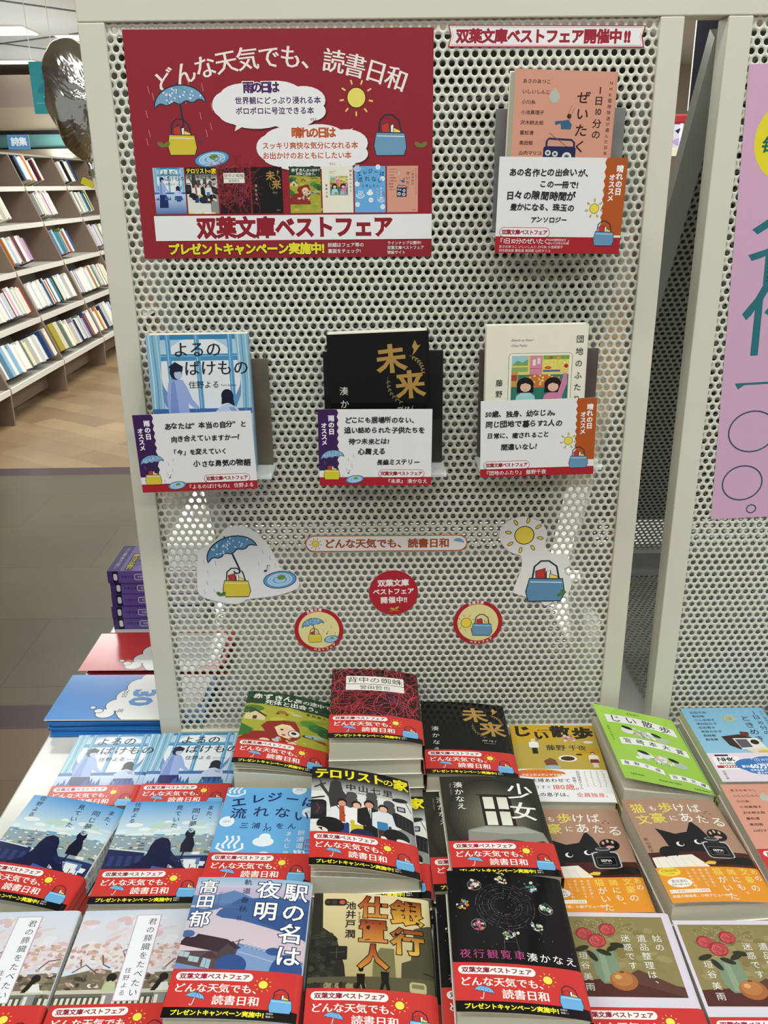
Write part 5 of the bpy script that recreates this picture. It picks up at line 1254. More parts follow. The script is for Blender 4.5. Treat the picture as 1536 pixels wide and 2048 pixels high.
def purple_book(i, n):
    W_, D_, T_ = 0.148, 0.105, 0.0208
    r = random.Random(i + 3)
    lab = 'topmost purple paperback of the stack behind the red leaflets' if i == n - 1 else '%s purple paperback from the top of the stack behind the red leaflets' % TH[n - i]
    o = thing('paperback_book', (-0.1010 + r.uniform(-.002, .002), 0.3635 + r.uniform(-.002, .002), 0.0003 + i * (T_ + 0.0002)), lab, 'book', (0, 0, math.radians(r.uniform(-.6, .6))), 'purple paperbacks stacked behind the red leaflets')
    m = MB(); m.col = lin('#4f3a82')
    m.box(-W_ / 2, W_ / 2, -D_ / 2, D_ / 2, 0, 0.0006); m.box(-W_ / 2, W_ / 2, -D_ / 2, D_ / 2, T_ - 0.0006, T_); m.box(-W_ / 2, W_ / 2, -D_ / 2, -D_ / 2 + 0.0006, 0.0006, T_ - 0.0006)
    c = m.mesh('cover', M['leafstock'])
    c = link('cover', c, o)
    MB().box(-W_ / 2 + 0.002, W_ / 2 - 0.002, -D_ / 2 + 0.001, D_ / 2 - 0.002, 0.0007, T_ - 0.0007).obj('page_block', M['pages'], o)
    h = T_ * 1000 - 1.2
    a = Art(148, h, '#6a55a0'); a.rect(0, 0, 70, h, '#6c57a4'); a.rect(0, 0, 8, h, '#4a3776'); a.rect(8, 0, 17, h, '#211b38'); a.rrect(9.5, 4, 15.5, h - 4, 2.5, '#e6e3ec'); a.rect(70, 0, 190, h, '#d9d5de')
    a.T('双葉文庫', 21, h / 2, 5, '#38265f', step=5.4); a.rrect(43, 5, 62, h - 5, 3, '#6c57a4', '#e6e3ec', 1.0); a.T('文庫', 52.5, h / 2, 4.6, '#e6e3ec', 'c'); a.T('こそ生きてていい。', 76, h / 2, 8, '#4a4754', step=9)
    link('spine_print', a.mesh('spine_print', M['gloss'], lambda u, v, w: Vector((u / 1000 - W_ / 2, -D_ / 2 - 0.00004 - w, T_ - 0.0006 - v / 1000))), o)
    if i == n - 1:
        a = Art(148, 105, '#7d68ad')
        for k in range(14): a.ell(a.rnd.uniform(30, 80), a.rnd.uniform(0, 132), 16, 5, ['#8f7cbb', '#6a5499', '#9c8cc4'][k % 3], -30)
        a.rect(0, 0, 20, 132, '#4a3776'); a.T('『そんな噂に殺される前に』', 11, 52, 7, '#d9d3e6', 'c', rot=90)
        a.rect(26, 34, 38, 102, '#17141d'); a.rect(42, 10, 54, 68, '#17141d'); a.T('殺される前に', 32, 68, 10.5, '#ecd94a', 'c', rot=90, bold=.02); a.T('そんな噂に', 48, 39, 10.5, '#f2f0ea', 'c', rot=90, bold=.02)
        a.rect(66, 0, 190, 132, '#e9e6ee'); a.T('生きてていい。', 78, 62, 12, '#3c3846', 'c', rot=90)
        link('printed_front', a.mesh('printed_front', M['matte'], lambda u, v, w: Vector((u / 1000 - W_ / 2, D_ / 2 - v / 1000, T_ + 0.00004 + w))), o)
for i in range(5): purple_book(i, 5)

# ------------------------------------------------------------------ flat prints fixed on the panel
def print_thing(name, art, outline, label, cat, u, v, theta=0.0, off=0.0006, th=0.0004, group=None, material='matte', under='#e9e7e0'):
    """art pasted on a thin card; outline in art millimetres, or None for its rectangle; u, v = panel position of the art centre"""
    pts = outline or [(0, 0), (art.w, 0), (art.w, art.h), (0, art.h)]
    m = MB(); m.col = lin(under)
    P = [((x - art.w / 2) / 1000, (art.h / 2 - y) / 1000) for x, y in pts]; n = len(P)
    tri = tessellate_polygon([[Vector((*p, 0)) for p in P]])
    m.add([(*p, -2e-5) for p in P] + [(*p, -th) for p in P], [tuple(t) for t in tri] + [tuple(n + i for i in t) for t in tri] + [(i, (i + 1) % n, n + (i + 1) % n, n + i) for i in range(n)])
    me = art.mesh(name, M[material], base=m)
    o = link(name, me); on_panel(o, u, v, off + th, theta)
    return tag(o, label, cat, group)

def A_poster():
    w, h = 305, 216
    a = Art(w, h, '#92242f')
    a.T('どんな天気でも、読書日和', 153, 25, 22.5, '#f1e9e4', 'c', bold=.002, min_=.016, step=21.4, arc=(330,))
    rain(a, [(20, 50), (24, 56), (16, 72), (17, 90), (14, 98), (60, 42), (74, 48), (82, 66), (80, 84), (70, 74), (75, 90), (56, 60)], 7, .5, '#d98f8f')
    umbrella(a, 51, 68, 26, '#7ba4c6', True, '#5d88ad', rot=-6); bag(a, 50, 100, 15, '#d9c23a'); puddle(a, 79, 118, 18, 7.4); note(a, 69, 102, 5)
    def bubble(cx, cy, k, tip):
        pts = [(cx - 40, cy, 16, 13), (cx - 22, cy - 8, 26, 12), (cx + 8, cy - 9, 28, 13), (cx + 36, cy - 4, 22, 13), (cx + 44, cy + 6, 14, 9), (cx + 22, cy + 10, 26, 12), (cx - 12, cy + 11, 30, 11), (cx - 30, cy + 8, 20, 10)]
        for x, y, p, q in pts: a.ell(x + 1.4, y + 1.6, p, q, '#5d1620')
        a.poly(tip, '#f1eef0')
        for x, y, p, q in pts: a.ell(x, y, p, q, '#f1eef0')
    bubble(139, 68, 1, [(110, 76), (104, 92), (124, 82)])
    W_ = '#f6f2f0'
    a.T('雨の日は', 133, 52, 11, '#4d2a63', 'c', bold=.045, edge=(W_, .11), step=8.6)
    a.T('世界観にどっぷり浸れる本', 106, 64, 7.0, '#4d2a63', bold=.025, step=7.2); a.T('ポロポロに号泣できる本', 106, 73.5, 7.0, '#4d2a63', bold=.025, step=7.2); a.T('etc…', 181, 81, 5, '#4d2a63')
    bubble(181, 108, 1, [(206, 98), (224, 90), (218, 102)])
    a.T('晴れの日は', 184, 94, 10.5, '#c05a2c', 'c', bold=.045, edge=(W_, .11), step=8.8)
    a.T('スッキリ爽快な気分になれる本', 131, 106, 7.0, '#c05a2c', bold=.025, step=7.0); a.T('お出かけのおともにしたい本', 131, 115.5, 7.0, '#c05a2c', bold=.025, step=7.0); a.T('etc…', 199, 123, 5, '#c05a2c')
    sun(a, 228, 62, 9.4, '#ecdc6a', rayc='#ecd07a'); bag(a, 262, 100, 17, '#6f9cba')
    for x, y in ((28, 104), (290, 106)): a.ell(x, y, 4, 2.2, '#6d7a35', 30, 10); a.ell(x + 6, y, 4, 2.2, '#6d7a35', -30, 10)
    mini = []
    for i, k in enumerate(('yoru', 'tero', 'kumo', 'mirai', 'aka', 'danchi', 'elegy', 'zeitaku')):
        mini.append((ART[k], 17 + 33.6 * i + (6 if i > 3 else 0), 126))
    a.subs(mini, 0.305)
    a.rect(14, 173, w, 198, '#efecee')
    a.T(FAIR, 161, 185.5, 22, '#8f1c2a', 'c', bold=.05, sx=.94, step=20.6)
    a.T('プレゼントキャンペーン実施中!', 26, 206.8, 12, '#ebe038', bold=.05, step=11.6, edge=('#1c1216', .085))
    a.T('詳細はフェア帯の', 195, 203.6, 4.8, '#f3ecea', bold=.012); a.T('裏面をチェック!', 195, 209.8, 4.8, '#f3ecea', bold=.012)
    for q, t in enumerate(('ラインナップ公開中!', '双葉文庫ベストフェア', '特設サイト')): a.T(t, 258, 202 + 4.8 * q, 3.9, '#f3ecea', bold=.012)
    return a
print_thing('poster', A_poster(), None, 'large dark red campaign poster at the top left of the perforated panel', 'poster', 168, 715, -0.003)

def A_banner():
    a = Art(194, 19.5)
    pts = [(0, 0), (194, 0), (191.5, 9.7), (194, 19.5), (0, 19.5), (2.5, 9.7)]
    a.poly(pts, '#a02736')
    q = [(1.2, .9), (192.6, .9), (190.3, 9.7), (192.6, 18.6), (1.2, 18.6), (3.5, 9.7)]
    a.poly(q, '#efebec'); a.line([(3, 1.9), (191, 1.9), (188.8, 9.7), (191, 17.6), (3, 17.6), (5.2, 9.7)], .35, '#a02736', True)
    a.T('双葉文庫ベストフェア開催中', 8, 9.9, 13.0, '#9c2434', bold=.05, step=12.55); a.T('!!', 173, 9.9, 13, '#9c2434', bold=.06)
    return a, pts
_a, _p = A_banner()
print_thing('banner_sticker', _a, _p, 'white ribbon sticker with dark red lettering at the top right of the panel', 'sticker', 432, 813.7, -0.012)

def A_pill():
    a = Art(195, 21.5); pts = []
    for cx, s_ in ((184, -90), (11, 90)):
        for i in range(13): t = math.radians(s_ + 15 * i); pts.append((cx + 10.6 * math.cos(t), 10.75 + 10.6 * math.sin(t)))
    a.poly(pts, '#b8633a'); a.poly([(x + (1.2 if x < 97 else -1.2), 10.75 + (y - 10.75) * .88) for x, y in pts], '#f1eeea')
    sun(a, 12.5, 10.8, 4.3, '#f1d94e', rayc='#5a4a1c'); a.T('どんな天気でも、読書日和', 23, 10.9, 12.6, '#a8502c', bold=.028, min_=.01, step=12.5); umbrella(a, 184, 9.6, 6.4, '#7db4dc', rot=12)
    return a, pts
_a, _p = A_pill()
print_thing('slogan_sticker', _a, _p, 'long rounded white sticker with brown lettering between a sun and an umbrella', 'sticker', 269, 276, -0.006)
def disc(r, n=48): return [(r + r * math.cos(2 * math.pi * i / n), r + r * math.sin(2 * math.pi * i / n)) for i in range(n)]
a = Art(60, 60); a.ell(30, 30, 30, 30, '#b02531', n=48)
a.T('双葉文庫', 30, 17, 9.6, '#f4eeee', 'c', bold=.035); a.T('ベストフェア', 30, 28.5, 8.4, '#f4eeee', 'c', bold=.035); a.T('開催中!!', 30, 40, 9.0, '#f4eeee', 'c', bold=.035, step=9.6)
a.ell(28, 52, 3, 1.6, '#c6a13e', 20, 10); a.ell(33.5, 51, 3, 1.6, '#c6a13e', -35, 10); a.line([(24, 56), (30, 54), (36, 55)], .7, '#c6a13e')
print_thing('round_sticker', a, disc(30), 'plain red round sticker with white lettering only', 'sticker', 277, 210.5, 0.02)
for nm, u, v in (('rain', 183.8, 160.4), ('sun', 381.4, 167.8)):
    a = Art(61, 61); a.ell(30.5, 30.5, 30.5, 30.5, '#b02531', n=48); a.ell(30.5, 30.5, 25.3, 25.3, '#ece1a0', n=40)
    for txt, top in (('双葉文庫', True), ('ベストフェア', False)):
        for i, ch in enumerate(txt):
            d = (i - (len(txt) - 1) / 2) * 10.5
            t = math.radians(-98 + d) if top else math.radians(78 - d)
            a.T(ch, 30.5 + 27.9 * math.cos(t), 30.5 + 27.9 * math.sin(t), 4.2, '#f4eeee', 'c', rot=math.degrees(t) + (90 if top else -90), bold=.03)
    if nm == 'rain':
        rain(a, [(14, 22), (40, 16), (46, 24), (50, 34), (36, 30), (18, 40)], 4, .4, '#8b8f8a'); umbrella(a, 24, 24, 14, '#6fa6d2', True, rot=-10); bag(a, 25, 39, 8.5, '#e0cb45'); puddle(a, 45, 44, 9, 4.6); note(a, 40, 36, 3)
    else:
        sun(a, 16, 31, 6.5, '#f1d94e', rayc='#caa63a'); bag(a, 36, 36, 13, '#6c9cc0')
    print_thing('round_badge_sticker', a, disc(30.5), 'red-rimmed round sticker with an %s' % ('umbrella and puddle' if nm == 'rain' else 'sun and blue bag, right of the plain red one') if nm == 'rain' else 'red-rimmed round sticker with a sun, right of the plain red one', 'sticker', u, v, 0.05 if nm == 'rain' else -0.03)

def smooth(P, n=4):
    out = []; m = len(P)
    for i in range(m):
        p0, p1, p2, p3 = P[i - 1], P[i], P[(i + 1) % m], P[(i + 2) % m]
        for k in range(n):
            t = k / n
            out.append(tuple(0.5 * (2 * p1[j] + (p2[j] - p0[j]) * t + (2 * p0[j] - 5 * p1[j] + 4 * p2[j] - p3[j]) * t * t + (3 * p1[j] - p0[j] - 3 * p2[j] + p3[j]) * t ** 3) for j in (0, 1)))
    return out
RAIN = [(80, 299), (104, 299), (126, 278), (137, 254), (142, 244), (159, 236), (162, 221), (154, 215), (131, 208), (98, 204), (92, 200), (81, 198), (64, 201), (40, 211), (39, 238), (42, 261), (40, 268), (63, 281)]
SUN = [(434, 308), (451, 301), (461, 288), (460, 270), (469, 260), (485, 258), (491, 245), (483, 237), (494, 225), (491, 206), (473, 195), (464, 190), (455, 197), (426, 207), (424, 213), (432, 240), (431, 257), (421, 261), (408, 272), (404, 289), (415, 303)]
a = Art(130, 108); pts = smooth([(x - 36, 304 - y) for x, y in RAIN]); a.poly(pts, '#e9e8e6')
rain(a, [(12, 46), (16, 60), (14, 74), (22, 84), (10, 86), (84, 34), (92, 42), (98, 52), (90, 56), (102, 62), (86, 66), (26, 48), (78, 50)], 6, .5, '#9aa0a4')
umbrella(a, 48, 40, 32, '#5f95c4', True, '#4a7fae', rot=-20); bag(a, 50, 80, 17, '#dcc73c'); puddle(a, 103, 74, 20, 11); note(a, 86, 62, 6.5)
for x in (28, 33): a.ell(x, 92, 4, 2.4, '#4f7a3c', 40 if x == 28 else -40, 10)
print_thing('cutout_sticker', a, pts, 'white cut-out sticker with a dotted blue umbrella and a puddle', 'sticker', 36 + 65, 304 - 54, 0)
a = Art(96, 124); pts = smooth([(x - 401, 311 - y) for x, y in SUN]); a.poly(pts, '#e9e8e6')
sun(a, 33, 27, 11.5, '#efd752', loops=True, n=8); bag(a, 62, 92, 24, '#5f90b4'); a.ell(84, 102, 4, 2.4, '#4f7a3c', 30, 10); a.ell(80, 106, 4, 2.4, '#4f7a3c', -30, 10)
print_thing('cutout_sticker', a, pts, 'white cut-out sticker with a large yellow sun and a blue bag', 'sticker', 401 + 48, 311 - 62, 0)

a = Art(240, 486, '#d3a9c6')
T_ = '#28707a'
a.T('名', 58, 176, 90, T_, 'c', min_=.010); a.T('作', 58, 253, 90, T_, 'c', min_=.010); a.line([(15, 324), (200, 324)], 2.6, T_); a.poly([(14, 323), (28, 323), (18, 330)], T_)
for x, y, rx, ry in ((39, 380, 27, 24), (33, 442, 23, 21)):
    a.line([(x + rx * math.cos(t * math.pi / 30), y + ry * math.sin(t * math.pi / 30)) for t in range(60)], 1.7, '#33506a', True)
a.line([(46.5 + 5.4 * math.cos(t * math.pi / 16), 475 + 5 * math.sin(t * math.pi / 16)) for t in range(32)], 1.4, '#33506a', True)
a.ell(54, 72, 42, 42, '#e6d82f', n=40); a.T('毎日', 20, 76, 17, '#1f6a4a', bold=.03)
a.T('猫のホンダニャン', 40, 160, 7, '#2f3a55', v=True, step=6.6, bold=.01)
print_thing('poster', a, None, 'pink poster with teal lettering and a yellow disc on the second panel', 'poster', 765, 549, 0.042)

# ------------------------------------------------------------------ clear holders on the panel, with a book and a written card each
def holder(u0, v0, pw, ph, plate_c, label, rough=0.35):
    """u0, v0: lower left corner of the back plate on the panel (mm); thing origin there"""
    o = thing('book_holder', (0, 0, 0), label, 'holder', group='clear holders hooked on the panel')
    m = panel_matrix(u0, v0, 0.0008); o.location = m.to_translation(); o.rotation_euler = (LEANP, 0, 0)
    w, h = pw / 1000, ph / 1000; D = 0.046
    MB().box(0, w, -0.003, 0, 0.004, h).obj('back_plate', mat('holder_plate_' + plate_c[1:], plate_c, rough=rough, noise=(22, 0.22)), o, bevel=0.0006)
    MB().box(-0.002, w + 0.002, -D, 0, 0, 0.003).obj('base_shelf', M['glow_acrylic'], o)
    side = [(-D, 0.003), (-D, h * 0.64), (-D + 0.004, h * 0.66), (-0.003, h * 0.90), (0, h * 0.90), (0, 0.003)]
    MB().prism(side, 'x', -0.0045, -0.0021).obj('side_wall', M['acrylic'], o)
    MB().prism(side, 'x', w + 0.0021, w + 0.0045).obj('side_wall', M['acrylic'], o)
    MB().box(0, w, -D - 0.0022, -D, 0.0, h * 0.5).obj('front_lip', M['acrylic'], o)
    return o
def card(u, v, w, h, theta, off, kind, lines, title, sub, label):
    a = Art(w, h, '#e9e8e8'); k = '#25232a'
    c = '#3b1c55' if kind == 'rain' else '#b3551f'
    sw = 21
    x0, x1 = (0, sw) if kind == 'rain' else (w - sw, w)
    z = []
    nz = 17
    for i in range(nz + 1): z.append((x1 + (1.2 if i % 2 else -0.6) if kind == 'rain' else x0 - (1.2 if i % 2 else -0.6), h * 0.80 * i / nz))
    edge = 0 if kind == 'rain' else w
    a.poly([(edge, 0)] + z + [(edge, h * .80)], c)
    a.rect(0, h - (9.5 if not sub else 16), w, h, '#a81f2b')
    hy = h - (9.5 if not sub else 16)
    if kind == 'rain':
        for q, ch in enumerate('雨の日'): a.T(ch, 14.5, 10 + 7.4 * q, 7, '#f4f0f4', 'c', bold=.04)
        for q, ch in enumerate('オススメ'): a.T(ch, 6.5, 18 + 6.4 * q, 6.4, '#f4f0f4', 'c', bold=.04)
        umbrella(a, 15, 55, 13, '#7ba9cf', True, '#5d88ad', rot=-8); bag(a, 14, 71, 9, '#dcc73c'); puddle(a, 39, h - 7, 10, 4.4); note(a, 32, 72, 3); rain(a, [(6, 58), (32, 54), (36, 62), (30, 66), (38, 50), (26, 74)], 4, .3, '#9a97a4')
        px0 = w - 58
    else:
        for q, ch in enumerate('晴れの日'): a.T(ch, w - 7, 10 + 7.0 * q, 7, '#f4f0ee', 'c', bold=.04)
        for q, ch in enumerate('オススメ'): a.T(ch, w - 14, 18 + 6.4 * q, 6.4, '#f4f0ee', 'c', bold=.04)
        sun(a, w - 29, 47, 4.6, '#ecd94e', loops=True, n=7); bag(a, w - 17, h - 18, 10.5, '#6796b8')
        px0 = 4
    a.rrect(px0, hy - 8.5, px0 + 50, hy + .4, 4.3, '#efecec', '#a81f2b', .5); a.T(FAIR, px0 + 25, hy - 4.1, 4.9, '#93202c', 'c', bold=.045, step=4.6)
    if sub:
        a.T(title, 2, h - 11.6, 6.0, '#f6eeee', bold=.008, step=5.6); a.T('NHK国際放送が', 53, h - 13.0, 2.6, '#f6eeee'); a.T('選んだ日本の名作', 53, h - 9.9, 2.6, '#f6eeee'); a.T('』', 72, h - 11.6, 6.0, '#f6eeee')
        a.T('あさのあつこ いしいしんじ 小川糸 小池真理子', 4, h - 6.2, 3.1, '#f6eeee'); a.T('沢木耕太郎 重松清 髙田郁 山内マリコ', 4, h - 2.4, 3.1, '#f6eeee')
    else:
        a.T(title, w - 4 if kind == 'rain' else 4, h - 4.7, 5.6, '#f6eeee', 'r' if kind == 'rain' else 'l', bold=.008)
    for t, x, y, sz in lines: a.T(t, x, y, sz, k, bold=.03, jit=5, shear=.06)
    m = MB(); m.col = lin('#e9e8e8'); m.box(-w / 2000, w / 2000, -h / 2000, h / 2000, -0.0004, -2e-5)
    o = link('recommendation_card', a.mesh('recommendation_card', M['matte'], base=m))
    on_panel(o, u, v, off, theta)
    return tag(o, label, 'card', 'written cards on the book holders')
def standing_book(key, u, v, off, theta, T, label, yaw=0.0, kx=1.0):
    o = thing('paperback_book', (0, 0, 0), label, 'book', group='books standing in the clear holders')
    m = panel_matrix(u, v, off - T, theta) @ Matrix.Rotation(yaw, 4, 'Y'); o.location = m.to_translation(); o.rotation_euler = m.to_euler(); o.scale = (kx, kx, 1)
    link('cover', cover_mesh(key, T, 0, None, SPC[key]), o); link('page_block', pages_mesh(T, 0, None), o)
    return o
HD = [
 (8, 374, 132, 126, '#6f6456', 'clear holder with a brownish back plate, leftmost of the lower three'),
 (201, 374, 133, 133, '#17171b', 'clear holder with a black back plate, middle of the lower three'),
 (374, 380, 132, 127, '#5d534e', 'clear holder with a dark taupe back plate, rightmost of the lower three'),
 (384, 627, 131, 122, '#858585', 'clear holder with a marbled grey back plate near the top right'),
]
for q in HD: holder(*q)
standing_book('yoru', 69, 455.5, 0.0310, 0.004, 0.014, 'blue window-scene paperback standing in the left holder', kx=1.03)
standing_book('mirai', 263.5, 455.5, 0.0330, 0.030, 0.020, 'black gold-lettered paperback standing in the middle holder', kx=1.03)
standing_book('danchi', 432.0, 461.5, 0.0340, 0.006, 0.013, 'cream paperback with two girls standing in the right holder', kx=1.03)
standing_book('zeitaku', 443.0, 707, 0.0360, -0.022, 0.020, 'peach paperback with a radio standing in the top right holder', yaw=0.16, kx=.985)
card(61.6, 407, 128, 88.5, 0.027, 0.0495, 'rain', [('あなたは“本当の自分”と', 33, 14, 7.4), ('向き合えていますかー?', 38, 28.5, 7.3), ('「今」を変えていく', 36, 43.5, 6.9), ('小さな勇気の物語', 60, 57.5, 7.8)], '『よるのばけもの』 住野よる', None, 'handwritten card with purple side strip on the left holder')
card(257.5, 409.5, 123.6, 86.3, -0.010, 0.0495, 'rain', [('どこにも居場所のない、', 29, 12, 7.2), ('追い詰められた子供たちを', 28.5, 23.5, 7.3), ('待つ未来とは?', 33, 36, 7.0), ('心震える', 43, 47.5, 7.7), ('長編ミステリー', 63, 59.5, 6.8)], '『未来』 湊かなえ', None, 'handwritten card with purple side strip on the middle holder')
card(434.9, 418.0, 125, 86.2, 0.020, 0.0495, 'sun', [('50歳、独身、幼なじみ。', 5, 15, 7.3), ('同じ団地で暮らす2人の', 5.5, 26.5, 7.9), ('日常に、癒されること', 7, 39, 6.8), ('間違いなし!', 22, 52, 7.6)], '『団地のふたり』 藤野千夜', None, 'handwritten card with orange side strip on the right holder')
card(445.2, 656.8, 126, 90.4, -0.022, 0.0495, 'sun', [('あの名作との出会いが、', 10, 14, 7.5), ('この一冊で!', 41, 25, 7.2), ('日々の隙間時間が', 8, 35.5, 8.6), ('豊かになる、珠玉の', 13, 46.5, 7.1), ('アンソロジー', 34, 58, 6.1)], '『1日10分のぜいたく', True, 'handwritten card with orange side strip on the top right holder')

# ------------------------------------------------------------------ foil balloon behind the left post
def foil():
    m = bpy.data.materials.new('silver_foil'); m.use_nodes = True
    nt = m.node_tree; b = nt.nodes['Principled BSDF']; b.inputs['Metallic'].default_value = 1.0; b.inputs['Roughness'].default_value = 0.10
    b.inputs['Base Color'].default_value = lin('#e6e2da')
    tc = nt.nodes.new('ShaderNodeTexCoord'); n = nt.nodes.new('ShaderNodeTexNoise'); n.inputs['Scale'].default_value = 11; n.inputs['Detail'].default_value = 3; n.inputs['Distortion'].default_value = 1.2
    nt.links.new(tc.outputs['Object'], n.inputs['Vector']); bp = nt.nodes.new('ShaderNodeBump'); bp.inputs['Strength'].default_value = 0.45; bp.inputs['Distance'].default_value = 0.02
    nt.links.new(n.outputs[0], bp.inputs['Height']); nt.links.new(bp.outputs[0], b.inputs['Normal'])
    return m
M['foil'] = foil()
def px_at(px, py, Y):
    d = Vector(((px - 768) / FPX, (1024 - py) / FPX, -1.0)); d = _R @ d
    return Vector(CAM_AT) + d * ((Y - CAM_AT[1]) / d.y)
BY = 0.86
bc = px_at(156, 200, BY); k_ = (px_at(157, 200, BY) - bc).length
t = thing('foil_balloon', (bc.x, bc.y, bc.z), 'silver foil balloon half hidden behind the left post of the stand', 'balloon')
m = MB(); nu, nv = 48, 30; RX, RZ, RY = 62 * k_, 112 * k_, 40 * k_
for j in range(nv + 1):
    f = math.pi * j / nv
    for i in range(nu):
        g = 2 * math.pi * i / nu
        w_ = 1 + 0.035 * math.sin(7 * g + 1.5 * math.sin(3 * f)) * math.sin(f) + 0.05 * max(0, math.cos(g * 2)) * math.sin(f * 9)
        s_ = abs(math.sin(f)) ** 0.85
        m.v.append((RX * s_ * math.cos(g) * w_, RY * s_ * math.sin(g) * w_, RZ * math.cos(f) * (1 if f < 1.6 else 1.05))); m.c.append((1, 1, 1, 1))
for j in range(nv):
    for i in range(nu): m.f.append((j * nu + i, j * nu + (i + 1) % nu, (j + 1) * nu + (i + 1) % nu, (j + 1) * nu + i)); m.mi.append(0)
o = m.obj('foil_envelope', M['foil'], t, smooth=True, rot=(0, math.radians(-10), 0))
q = px_at(178, 318, BY) - bc; q2 = px_at(186, 352, BY) - bc; q3 = px_at(196, 392, BY) - bc
MB().tube([q, (q + q2) / 2, q2], [0.008, 0.004, 0.010], 12).obj('neck', M['foil'], t, smooth=True)
foot = Vector((-0.125 - bc.x, 0.0, -bc.z + 0.001))
MB().tube([q2, q3, (q3 + foot) / 2 + Vector((0.012, 0, 0)), foot], 0.003, 8).obj('stick', M['shelflip'], t)
MB().tube([foot, foot + Vector((0, 0, 0.006))], 0.03, 20).obj('foot', M['shelflip'], t)
q4 = px_at(176, 366, BY) - bc
tg = MB().box(-0.0125, 0.0125, -0.001, 0.001, -0.0062, 0.0062).obj('yellow_tag', mat('yellow_tag_paper', '#eddb22', rough=0.5, noise=(20, .04)), t)
tg.location = q4; tg.rotation_euler = (0, math.radians(24), 0)

# ------------------------------------------------------------------ shop signs behind
def flat_sign(name, art, loc, rz, label, cat, th=0.004, mats='matte', parent=None):
    m = MB(); m.col = lin('#d9dad6'); m.box(-art.w / 2000, art.w / 2000, -art.h / 2000, art.h / 2000, -th, -3e-5)
    o = link(name, art.mesh(name, M[mats], base=m), parent); o.location = loc; o.rotation_euler = (math.pi / 2, 0, rz)
    return tag(o, label, cat) if label else o
Y_ = 6.0
p0, p1 = px_at(62, 130, Y_), px_at(112, 228, Y_); k = 1000 / 1.0
w_, h_ = (px_at(120, 178, Y_) - px_at(66, 178, Y_)).length * k, (px_at(90, 226, Y_) - px_at(90, 122, Y_)).length * k
a = Art(w_, h_, '#2e8790'); a.ell(w_ * .55, h_ * .28, w_ * .17, w_ * .17, '#267580'); a.ell(w_ * .5, h_ * .6, w_ * .3, h_ * .2, '#267580', a0=180, a1=360)
marks(a, w_ * .5, h_ * .68, w_ * .24, w_ * .3, '#eef4f4', False); a.line([(w_ * .1, h_ * .79), (w_ * .9, h_ * .79)], 2, '#a9d0d2'); marks(a, w_ * .5, h_ * .85, w_ * .13, w_ * .3, '#eef4f4', False); marks(a, w_ * .5, h_ * .93, w_ * .13, w_ * .3, '#eef4f4', False)
t = thing('hanging_sign', px_at(91, 176, Y_), 'teal sign board hanging from the ceiling beside the silver balloon', 'sign')
flat_sign('sign_board', a, (0, 0, 0), 0.1, None, None, parent=t)
for s_ in (-.4, .4): MB().tube([(s_ * w_ / 1000, 0, h_ / 2000), (s_ * w_ / 1000, 0, CEIL_Z - t.location.z - .004)], 0.003, 6).obj('hanging_wire', M['shelflip'], t)
Y_ = 5.3
c = px_at(37, 284, Y_); w_, h_ = (px_at(58, 284, Y_) - px_at(15, 284, Y_)).length, (px_at(37, 297, Y_) - px_at(37, 268, Y_)).length
t = thing('shelf_sign', (c.x, c.y, 0.946), 'small blue sign in a clear stand on top of the bookcases', 'sign')
a = Art(w_ * 1000, h_ * 1000, '#4f88bd'); a.T('詩', w_ * 340, h_ * 480, h_ * 620, '#f0f4f6', 'c', bold=.03); a.T('集', w_ * 700, h_ * 480, h_ * 620, '#f0f4f6', 'c', bold=.03)
flat_sign('sign_card', a, (0, 0, c.z - 0.946), 0.0, None, None, parent=t)
MB().box(-w_ / 2 - .004, w_ / 2 + .004, -0.012, -0.008, 0.0, c.z - 0.946 + h_ / 2).obj('clear_stand', M['acrylic'], t)
MB().box(-w_ / 2 - .004, w_ / 2 + .004, -0.012, 0.05, 0.0, 0.003).obj('stand_foot', M['acrylic'], t)
Y_ = WY - 0.012
c = px_at(138, 317, Y_); s_ = (px_at(139, 317, Y_) - c).length * 1000
a = Art(110 * s_, 16 * s_, '#d3c6b0'); a.T('custom', 4 * s_, 8 * s_, 13 * s_, '#6d675c', sx=1.1)
flat_sign('wall_lettering', a, (c.x + 38 * s_ / 1000, c.y, c.z), 0, 'grey lettering on the cream wall behind the bookcases', 'sign')
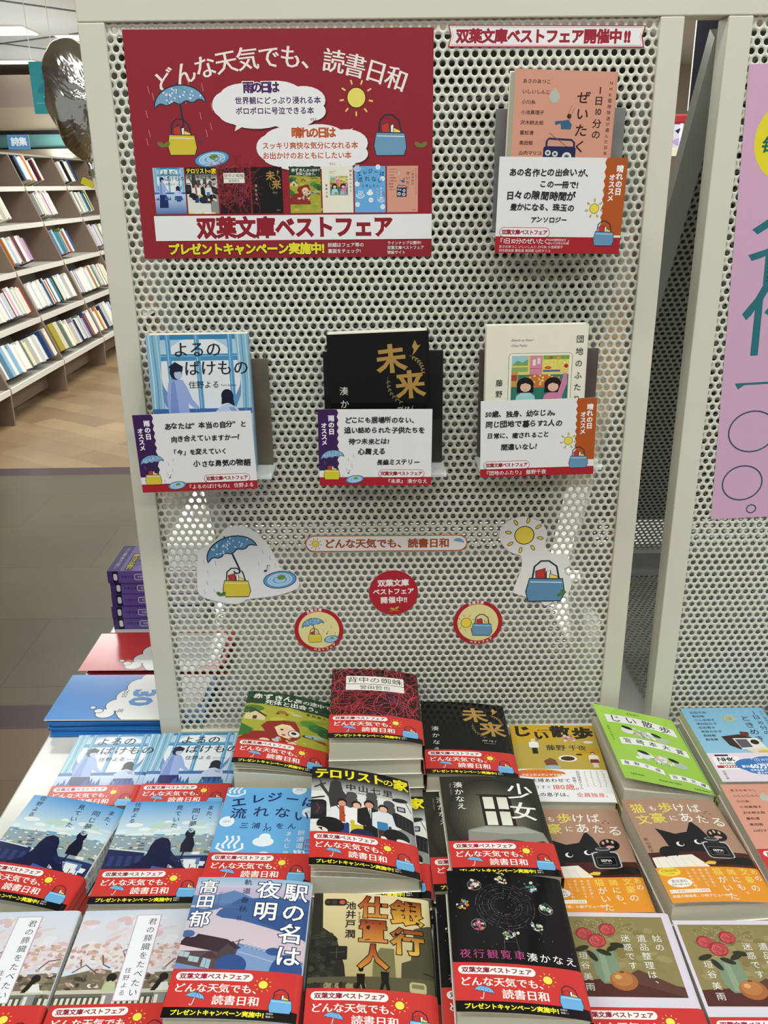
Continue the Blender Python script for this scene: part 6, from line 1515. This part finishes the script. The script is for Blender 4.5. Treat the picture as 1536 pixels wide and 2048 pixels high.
# seen through the slit between the two panels
Y_ = 5.0
for nm, cat, x0, y0, x1, y1, col, lab in (('hanging_board', 'board', 1384, 28, 1440, 222, '#14151d', 'black board with a white edge seen through the slit between the panels'),
                                     ('shop_sign', 'sign', 1340, 228, 1392, 247, '#a8303a', 'small red sign seen through the slit between the panels'),
                                     ('wall_poster', 'poster', 1336, 249, 1384, 312, '#dcd6ea', 'pale lilac poster below the red sign, seen through the slit')):
    c = px_at((x0 + x1) / 2, (y0 + y1) / 2, Y_); w_ = (px_at(x1, y0, Y_) - px_at(x0, y0, Y_)).length * 1000; h_ = (px_at(x0, y1, Y_) - px_at(x0, y0, Y_)).length * 1000
    a = Art(w_, h_, col)
    if nm == 'hanging_board': a.poly([(0, 0), (w_ * .03, 0), (w_ * .03, h_), (0, h_)], '#ece9e2')
    if nm == 'wall_poster':
        a.rect(0, h_ * .72, w_, h_, '#efe9d2'); a.poly([(w_ * .25, h_ * .2), (w_ * .5, h_ * .1), (w_ * .4, h_ * .3)], '#2c2a33'); a.ell(w_ * .5, h_ * .55, w_ * .3, h_ * .12, '#b9a5d6'); a.ell(w_ * .6, h_ * .7, w_ * .14, h_ * .08, '#e9f0e6')
    if nm == 'shop_sign': a.rect(0, 0, w_, h_ * .2, '#c8545a'); a.rect(0, h_ * .8, w_, h_, '#8d2630')
    t = thing(nm, (c.x, c.y, c.z), lab, cat)
    flat_sign('panel_face', a, (0, 0, 0), 0, None, None, parent=t)
    if nm == 'hanging_board': MB().tube([(0, 0.002, h_ / 2000), (0, 0.002, CEIL_Z - c.z - .003)], 0.006, 8).obj('hanging_rod', M['black'], t)
    else: MB().tube([(0, 0.004, -h_ / 2000), (0, 0.004, FLOOR_Z - c.z + .001)], 0.012, 8).obj('standing_pole', M['shelflip'], t)
c = px_at(1346, 345, 4.6)
t = thing('potted_plant', (c.x, c.y, FLOOR_Z), 'green leafy plant seen low in the slit between the panels', 'plant')
hh = c.z - FLOOR_Z
MB().tube([(0, 0, 0), (0, 0, 0.3)], [0.11, 0.15], 18).obj('pot', M['shelflip'], t)
m = MB(); pr = random.Random(4)
for i in range(16):
    g = pr.uniform(0, 6.28); l = pr.uniform(.06, .2); top = hh + pr.uniform(-.25, .1); wv = .018
    P = [(0.02 * math.cos(g), 0.02 * math.sin(g), .28), (l * .5 * math.cos(g), l * .5 * math.sin(g), top * .7), (l * math.cos(g), l * math.sin(g), top)]
    sx_, sy_ = -math.sin(g) * wv, math.cos(g) * wv
    m.add([(P[0][0] - sx_, P[0][1] - sy_, P[0][2]), (P[0][0] + sx_, P[0][1] + sy_, P[0][2]), (P[1][0] + sx_ * 1.4, P[1][1] + sy_ * 1.4, P[1][2]), (P[1][0] - sx_ * 1.4, P[1][1] - sy_ * 1.4, P[1][2]), P[2]], [(0, 1, 2, 3), (3, 2, 4)])
m.obj('leaves', mat('plant_leaf', '#4f8a45', rough=.5, noise=(9, .2)), t)
bpy.data.objects.remove(_go, do_unlink=True)
